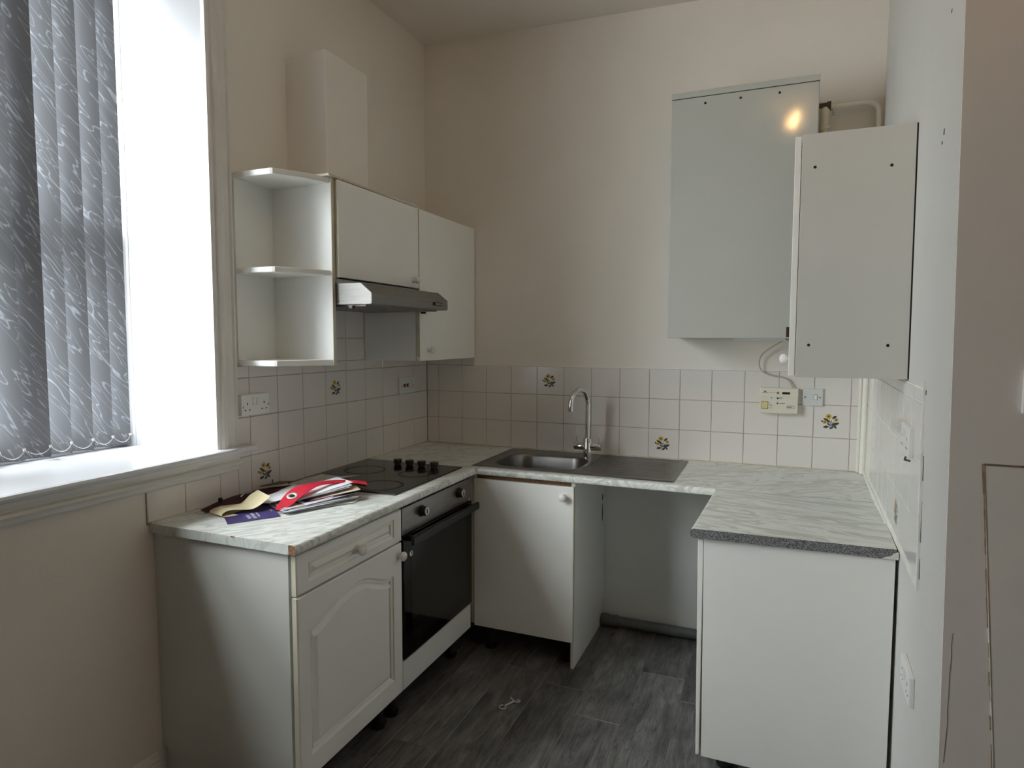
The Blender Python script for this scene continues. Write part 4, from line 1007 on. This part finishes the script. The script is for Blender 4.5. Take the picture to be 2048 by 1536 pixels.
for i, kd in enumerate([4,3,4,3,6,5]):      # the open wedge of thinner pieces
    sheet('leaflet', random.uniform(0.17,0.21), random.uniform(0.10,0.13), 0.345+0.004*i, -1.385+0.010*i, z, ang0+[-0.18,0.12,-0.05,0.2,-0.1,-0.22][i], M_paper[kd], tilt=0.02+0.016*i, th=0.0009, lab=NM[i], grp='leaflets in the wedge')
    z += 0.0007
NM = ['grey-edged long envelope under the fanned white ones','long white envelope second in the fan over the wedge','long white envelope third in the fan over the wedge','topmost long white envelope of the fan, under the red strap']
for i, kd in enumerate([3,0,0,0]):       # upper envelopes fanning up to the right
    sheet('envelope', 0.235+0.012*(i%2), 0.105+0.008*i, 0.318-0.004*i, -1.385+0.006*i, z, ang0+0.04*(i-1.5), M_paper[kd], tilt=0.105+0.010*i, th=0.0011, lab=NM[i], grp='fanned envelopes')
    z += 0.0011
# loose white letters behind, towards the wall
NM = ['crumpled white letter behind the strap nearest the wall','white letter lying flat behind the red strap','blue-grey letter leaning behind the red strap','creased white letter between the cream leaflet and red strap']
for i, (cx, cy, z0, kd, an, ro) in enumerate(((0.170,-1.375,0.906,0,0.45,0.0),(0.195,-1.405,0.911,0,0.25,-0.03),(0.205,-1.420,0.917,3,0.1,-0.05),(0.215,-1.440,0.925,0,0.35,-0.06))):
    sheet('letter', 0.21, 0.115, cx, cy, z0, ang0+an, M_paper[kd], tilt=0.06, roll=ro, th=0.0012, curve=0.003, lab=NM[i], grp='letters behind the strap')
# white sheet curling over the hob
A = [(0.085,-1.262,0.920),(0.070,-1.135,0.917),(0.062,-1.026,0.912)]; B = [(0.235,-1.250,0.936),(0.240,-1.165,0.934),(0.300,-1.081,0.938)]
def dens(L, n=10):
    out = []
    for i in range(n+1):
        t = i/n*(len(L)-1); k = min(int(t), len(L)-2); f_ = t-k; out.append(tuple(Vector(L[k]).lerp(Vector(L[k+1]), f_)))
    return out
m = MB(); A = dens(A); B = dens(B)
mid = [((Vector(a)+Vector(b))/2+Vector((0,0,-0.008))) for a,b in zip(A,B)]
m.strip(A, mid, 0.0008); m.strip(mid, B, 0.0008)
o = build('paper_sheet', m, M_paper[2], None, off=(0.16,-1.12,0.909)); tag(o, 'single white sheet curling over the edge of the hob behind the mail', 'paper')
# maroon bag behind, with wire ring, toggle and khaki webbing
mb_ = thing('maroon_bag', 'crumpled dark maroon cloth bag lying against the tiles behind the mail', 'bag', (0.09,-1.45,0.9005))
U = [(0.030,-1.640,0.9015),(0.030,-1.571,0.912),(0.030,-1.495,0.917),(0.032,-1.434,0.917),(0.034,-1.363,0.915),(0.06,-1.25,0.9075),(0.12,-1.16,0.9075),(0.25,-1.17,0.930),(0.40,-1.20,0.940)]
Lw = [(0.075,-1.655,0.9015),(0.105,-1.590,0.903),(0.125,-1.539,0.905),(0.145,-1.502,0.910),(0.150,-1.428,0.909),(0.155,-1.35,0.909),(0.22,-1.27,0.915),(0.33,-1.25,0.945),(0.445,-1.235,0.936)]
m = MB(); A = dens(U,24); B = dens(Lw,24); rows = 6; grid = []
for i in range(25):
    for j in range(rows+1):
        p = Vector(A[i]).lerp(Vector(B[i]), j/rows); p.z += 0.003*math.sin(math.pi*j/rows)+0.0022*math.sin(i*1.7+j*2.3)*(0<j<rows); grid.append(p)
m.add(grid, [(i*(rows+1)+j,(i+1)*(rows+1)+j,(i+1)*(rows+1)+j+1,i*(rows+1)+j+1) for i in range(24) for j in range(rows)])
o = build('bag_cloth', m, M_maroon, mb_); so = o.modifiers.new('cloth','SOLIDIFY'); so.thickness = 0.0016
for p_ in o.data.polygons: p_.use_smooth = True
m = MB(); n = 18; m.tube([(0.058+0.020*math.cos(2*math.pi*i/n),-1.668+0.012*math.sin(2*math.pi*i/n),0.903) for i in range(n+1)],0.0012,6)
build('wire_ring', m, M_chrome, mb_)
build('toggle', MB().lathe((0.045,-1.565,0.913),(0,0,1),[(0,0.006),(0.005,0.008),(0.014,0.008),(0.018,0.005)],12), M_black, mb_, smooth=True)
m = MB(); m.tube([(0.070,-1.497,0.920),(0.066,-1.475,0.928),(0.058,-1.455,0.922),(0.072,-1.44,0.926)],0.003,6); build('metal_clip', m, M_chrome, mb_)
build('webbing', MB().strip(dens([(0.024,-1.350,0.922),(0.024,-1.300,0.920),(0.024,-1.24,0.919)],8), dens([(0.075,-1.345,0.931),(0.085,-1.295,0.927),(0.09,-1.24,0.925)],8),0.004), M_khaki, mb_)
build('webbing_edge', MB().box(0.026,0.029,-1.288,-1.284,0.92,0.9385), M_khaki, mb_)
# red cloth strap with eyelet
rs = thing('red_strap', 'bright red cloth strap with a metal eyelet draped over the mail', 'strap', (0.31,-1.42,0.905))
U = [(0.425,-1.214,0.948),(0.376,-1.248,0.957),(0.330,-1.310,0.965),(0.306,-1.380,0.968),(0.284,-1.423,0.966),(0.275,-1.466,0.956),(0.283,-1.516,0.938),(0.300,-1.570,0.914)]
Lw = [(0.455,-1.244,0.945),(0.394,-1.273,0.955),(0.349,-1.329,0.959),(0.332,-1.382,0.959),(0.338,-1.443,0.951),(0.336,-1.490,0.938),(0.334,-1.525,0.923),(0.319,-1.560,0.909)]
def cat(L, n=28):
    L = [Vector(p) for p in L]; out = []
    for i in range(n+1):
        t = i/n*(len(L)-1); k = min(int(t), len(L)-2); f_ = t-k
        p0,p1,p2,p3 = L[max(k-1,0)],L[k],L[k+1],L[min(k+2,len(L)-1)]
        out.append(0.5*((2*p1)+(-p0+p2)*f_+(2*p0-5*p1+4*p2-p3)*f_**2+(-p0+3*p1-3*p2+p3)*f_**3))
    return out
A = cat(U); B = cat(Lw)
build('strap', MB().strip(A,B,0.0022), M_redcloth, rs, smooth=True)
i_ = 21; ctr = (A[i_]+B[i_])/2; tn = (A[i_+1]-A[i_-1]).normalized(); wv = (B[i_]-A[i_]).normalized(); nn = tn.cross(wv).normalized(); nn = nn if nn.z > 0 else -nn
build('eyelet', MB().lathe(ctr+nn*0.0016, nn, [(0,0.0195),(0.0016,0.0192),(0.0030,0.016),(0.0028,0.012),(0.0006,0.0095)], 26), mat('brass_steel',(0.80,0.74,0.66),0.35,metal=0.55), rs, smooth=True)
build('eyelet_hole', MB().cyl(ctr+nn*0.0021, nn, 0.0006, 0.0098, 22), M_hole, rs)
# cream folded strip
U = [(0.158,-1.499,0.955),(0.141,-1.521,0.940),(0.138,-1.547,0.923),(0.130,-1.563,0.916),(0.106,-1.591,0.916),(0.099,-1.624,0.918),(0.093,-1.650,0.913),(0.096,-1.660,0.906),(0.106,-1.652,0.9025),(0.12,-1.62,0.9018)]
Lw = [(0.269,-1.556,0.955),(0.263,-1.578,0.941),(0.248,-1.597,0.926),(0.225,-1.607,0.917),(0.190,-1.623,0.916),(0.170,-1.644,0.917),(0.167,-1.668,0.912),(0.174,-1.679,0.906),(0.184,-1.668,0.9025),(0.20,-1.635,0.9018)]
o = build('folded_leaflet', MB().strip(cat(U,34),cat(Lw,34),0.0007), M_creampaper, None, off=(0.17,-1.6,0.902), smooth=True); tag(o, 'cream leaflet folded back over the purple one at the worktop end', 'leaflet')
# purple leaflet
pu = thing('purple_leaflet', 'flat dark purple leaflet with white lettering under the cream one', 'leaflet', (0.25,-1.63,0.9005))
U = [(0.163,-1.663,0.9008),(0.17,-1.60,0.903),(0.185,-1.55,0.913),(0.20,-1.512,0.926)]
Lw = [(0.249,-1.729,0.9008),(0.285,-1.675,0.9008),(0.315,-1.63,0.9010),(0.344,-1.590,0.9012)]
build('leaflet_sheet', MB().strip(cat(U,12),cat(Lw,12),0.0007), M_purple, pu, smooth=True)
m = MB(); rnd = random.Random(3)
# blurred lettering: three lines of small strokes running across the strip
AA = cat(U,12); BB = cat(Lw,12)
def on(s, t):
    k = min(int(s*12),11); f_ = s*12-k; a = AA[k].lerp(AA[k+1],f_); b = BB[k].lerp(BB[k+1],f_); return a.lerp(b,t)+Vector((0,0,0.0011))
for s0, t0, t1, h in ((0.40,0.50,0.84,0.040),(0.50,0.46,0.86,0.040),(0.595,0.50,0.82,0.026),(0.90,0.55,0.63,0.02)):
    t = t0
    while t < t1:
        w = rnd.uniform(0.012,0.022); a,b,c,d_ = on(s0-h,t),on(s0-h,t+w),on(s0+h*rnd.uniform(0.3,1),t+w),on(s0+h*rnd.uniform(0.3,1),t)
        m.add([a,b,c,d_],[(0,1,2,3)]); t += w+0.010
build('lettering', m, mat('white_print',(0.62,0.60,0.72),0.5), pu)

# ------------------------------------------------------------------ bits on the floor
M_fit = mat('bright_zinc', (0.75,0.74,0.72), 0.3, metal=0.6)
fb = thing('cable_clip', 'bent metal fitting lying loose on the dark floor planks', 'fitting', (0.912,-0.937,0.0))
a0 = Vector((0.897,-0.965,0.006)); a1 = Vector((0.927,-0.905,0.008))
dr_ = (a1-a0).normalized(); sd = Vector((-dr_.y,dr_.x,0))
build('shank', MB().tube([a0+dr_*0.012, a1-dr_*0.006],0.0036,8), M_fit, fb)
build('crosspiece', MB().tube([a1+sd*0.026+Vector((0,0,0.003)), a1-dr_*0.004, a1-sd*0.020+Vector((0,0,0.001)), a1-sd*0.016+dr_*0.016, a1-sd*0.003+dr_*0.013],0.0032,8), M_fit, fb)
build('hook', MB().tube([a0+sd*0.010+dr_*0.013, a0+sd*0.014, a0+sd*0.006-dr_*0.012, a0-sd*0.006-dr_*0.008, a0-sd*0.014+dr_*0.004, a0-sd*0.010+dr_*0.010],0.0032,8), M_fit, fb)
o = build('plastic_scrap', MB().hexa([(1.145,-0.165,0.0002),(1.170,-0.155,0.0002),(1.165,-0.125,0.0002),(1.142,-0.135,0.0002),(1.150,-0.160,0.005),(1.166,-0.152,0.006),(1.160,-0.130,0.004),(1.146,-0.138,0.003)]), mat('dull_red_plastic',(0.11,0.02,0.025),0.5), None, off=(1.155,-0.145,0)); tag(o, 'small dull red plastic scrap beside the grey waste pipe', 'scrap')

# ------------------------------------------------------------------ ceiling lamp (above, out of frame; its bulb mirrors in the boiler)
cl = thing('pendant_lamp', 'bare warm bulb on a short flex hanging from the ceiling', 'lamp', (1.958,-2.236,ceil_z(1.958,-2.236)))
build('ceiling_rose', MB().lathe((1.958,-2.236,ceil_z(1.958,-2.236)-0.03),(0,0,1),[(0,0.025),(0.01,0.04),(0.03,0.045)],20), M_white_pl, cl, smooth=True)
build('lamp_holder', MB().cyl((1.958,-2.236,3.03),(0,0,1),0.06,0.018,16), M_white_pl, cl, smooth=True)
mbulb, t_, p_ = new_mat('lit_bulb'); p_.inputs['Emission Color'].default_value = (1.0,0.58,0.22,1); p_.inputs['Emission Strength'].default_value = 150
build('bulb', MB().lathe((1.940,-2.236,2.935),(0.42,0,1),[(0,0.002),(0.006,0.009),(0.02,0.014),(0.04,0.015),(0.065,0.011),(0.09,0.007),(0.105,0.006)],18), mbulb, cl, smooth=True)
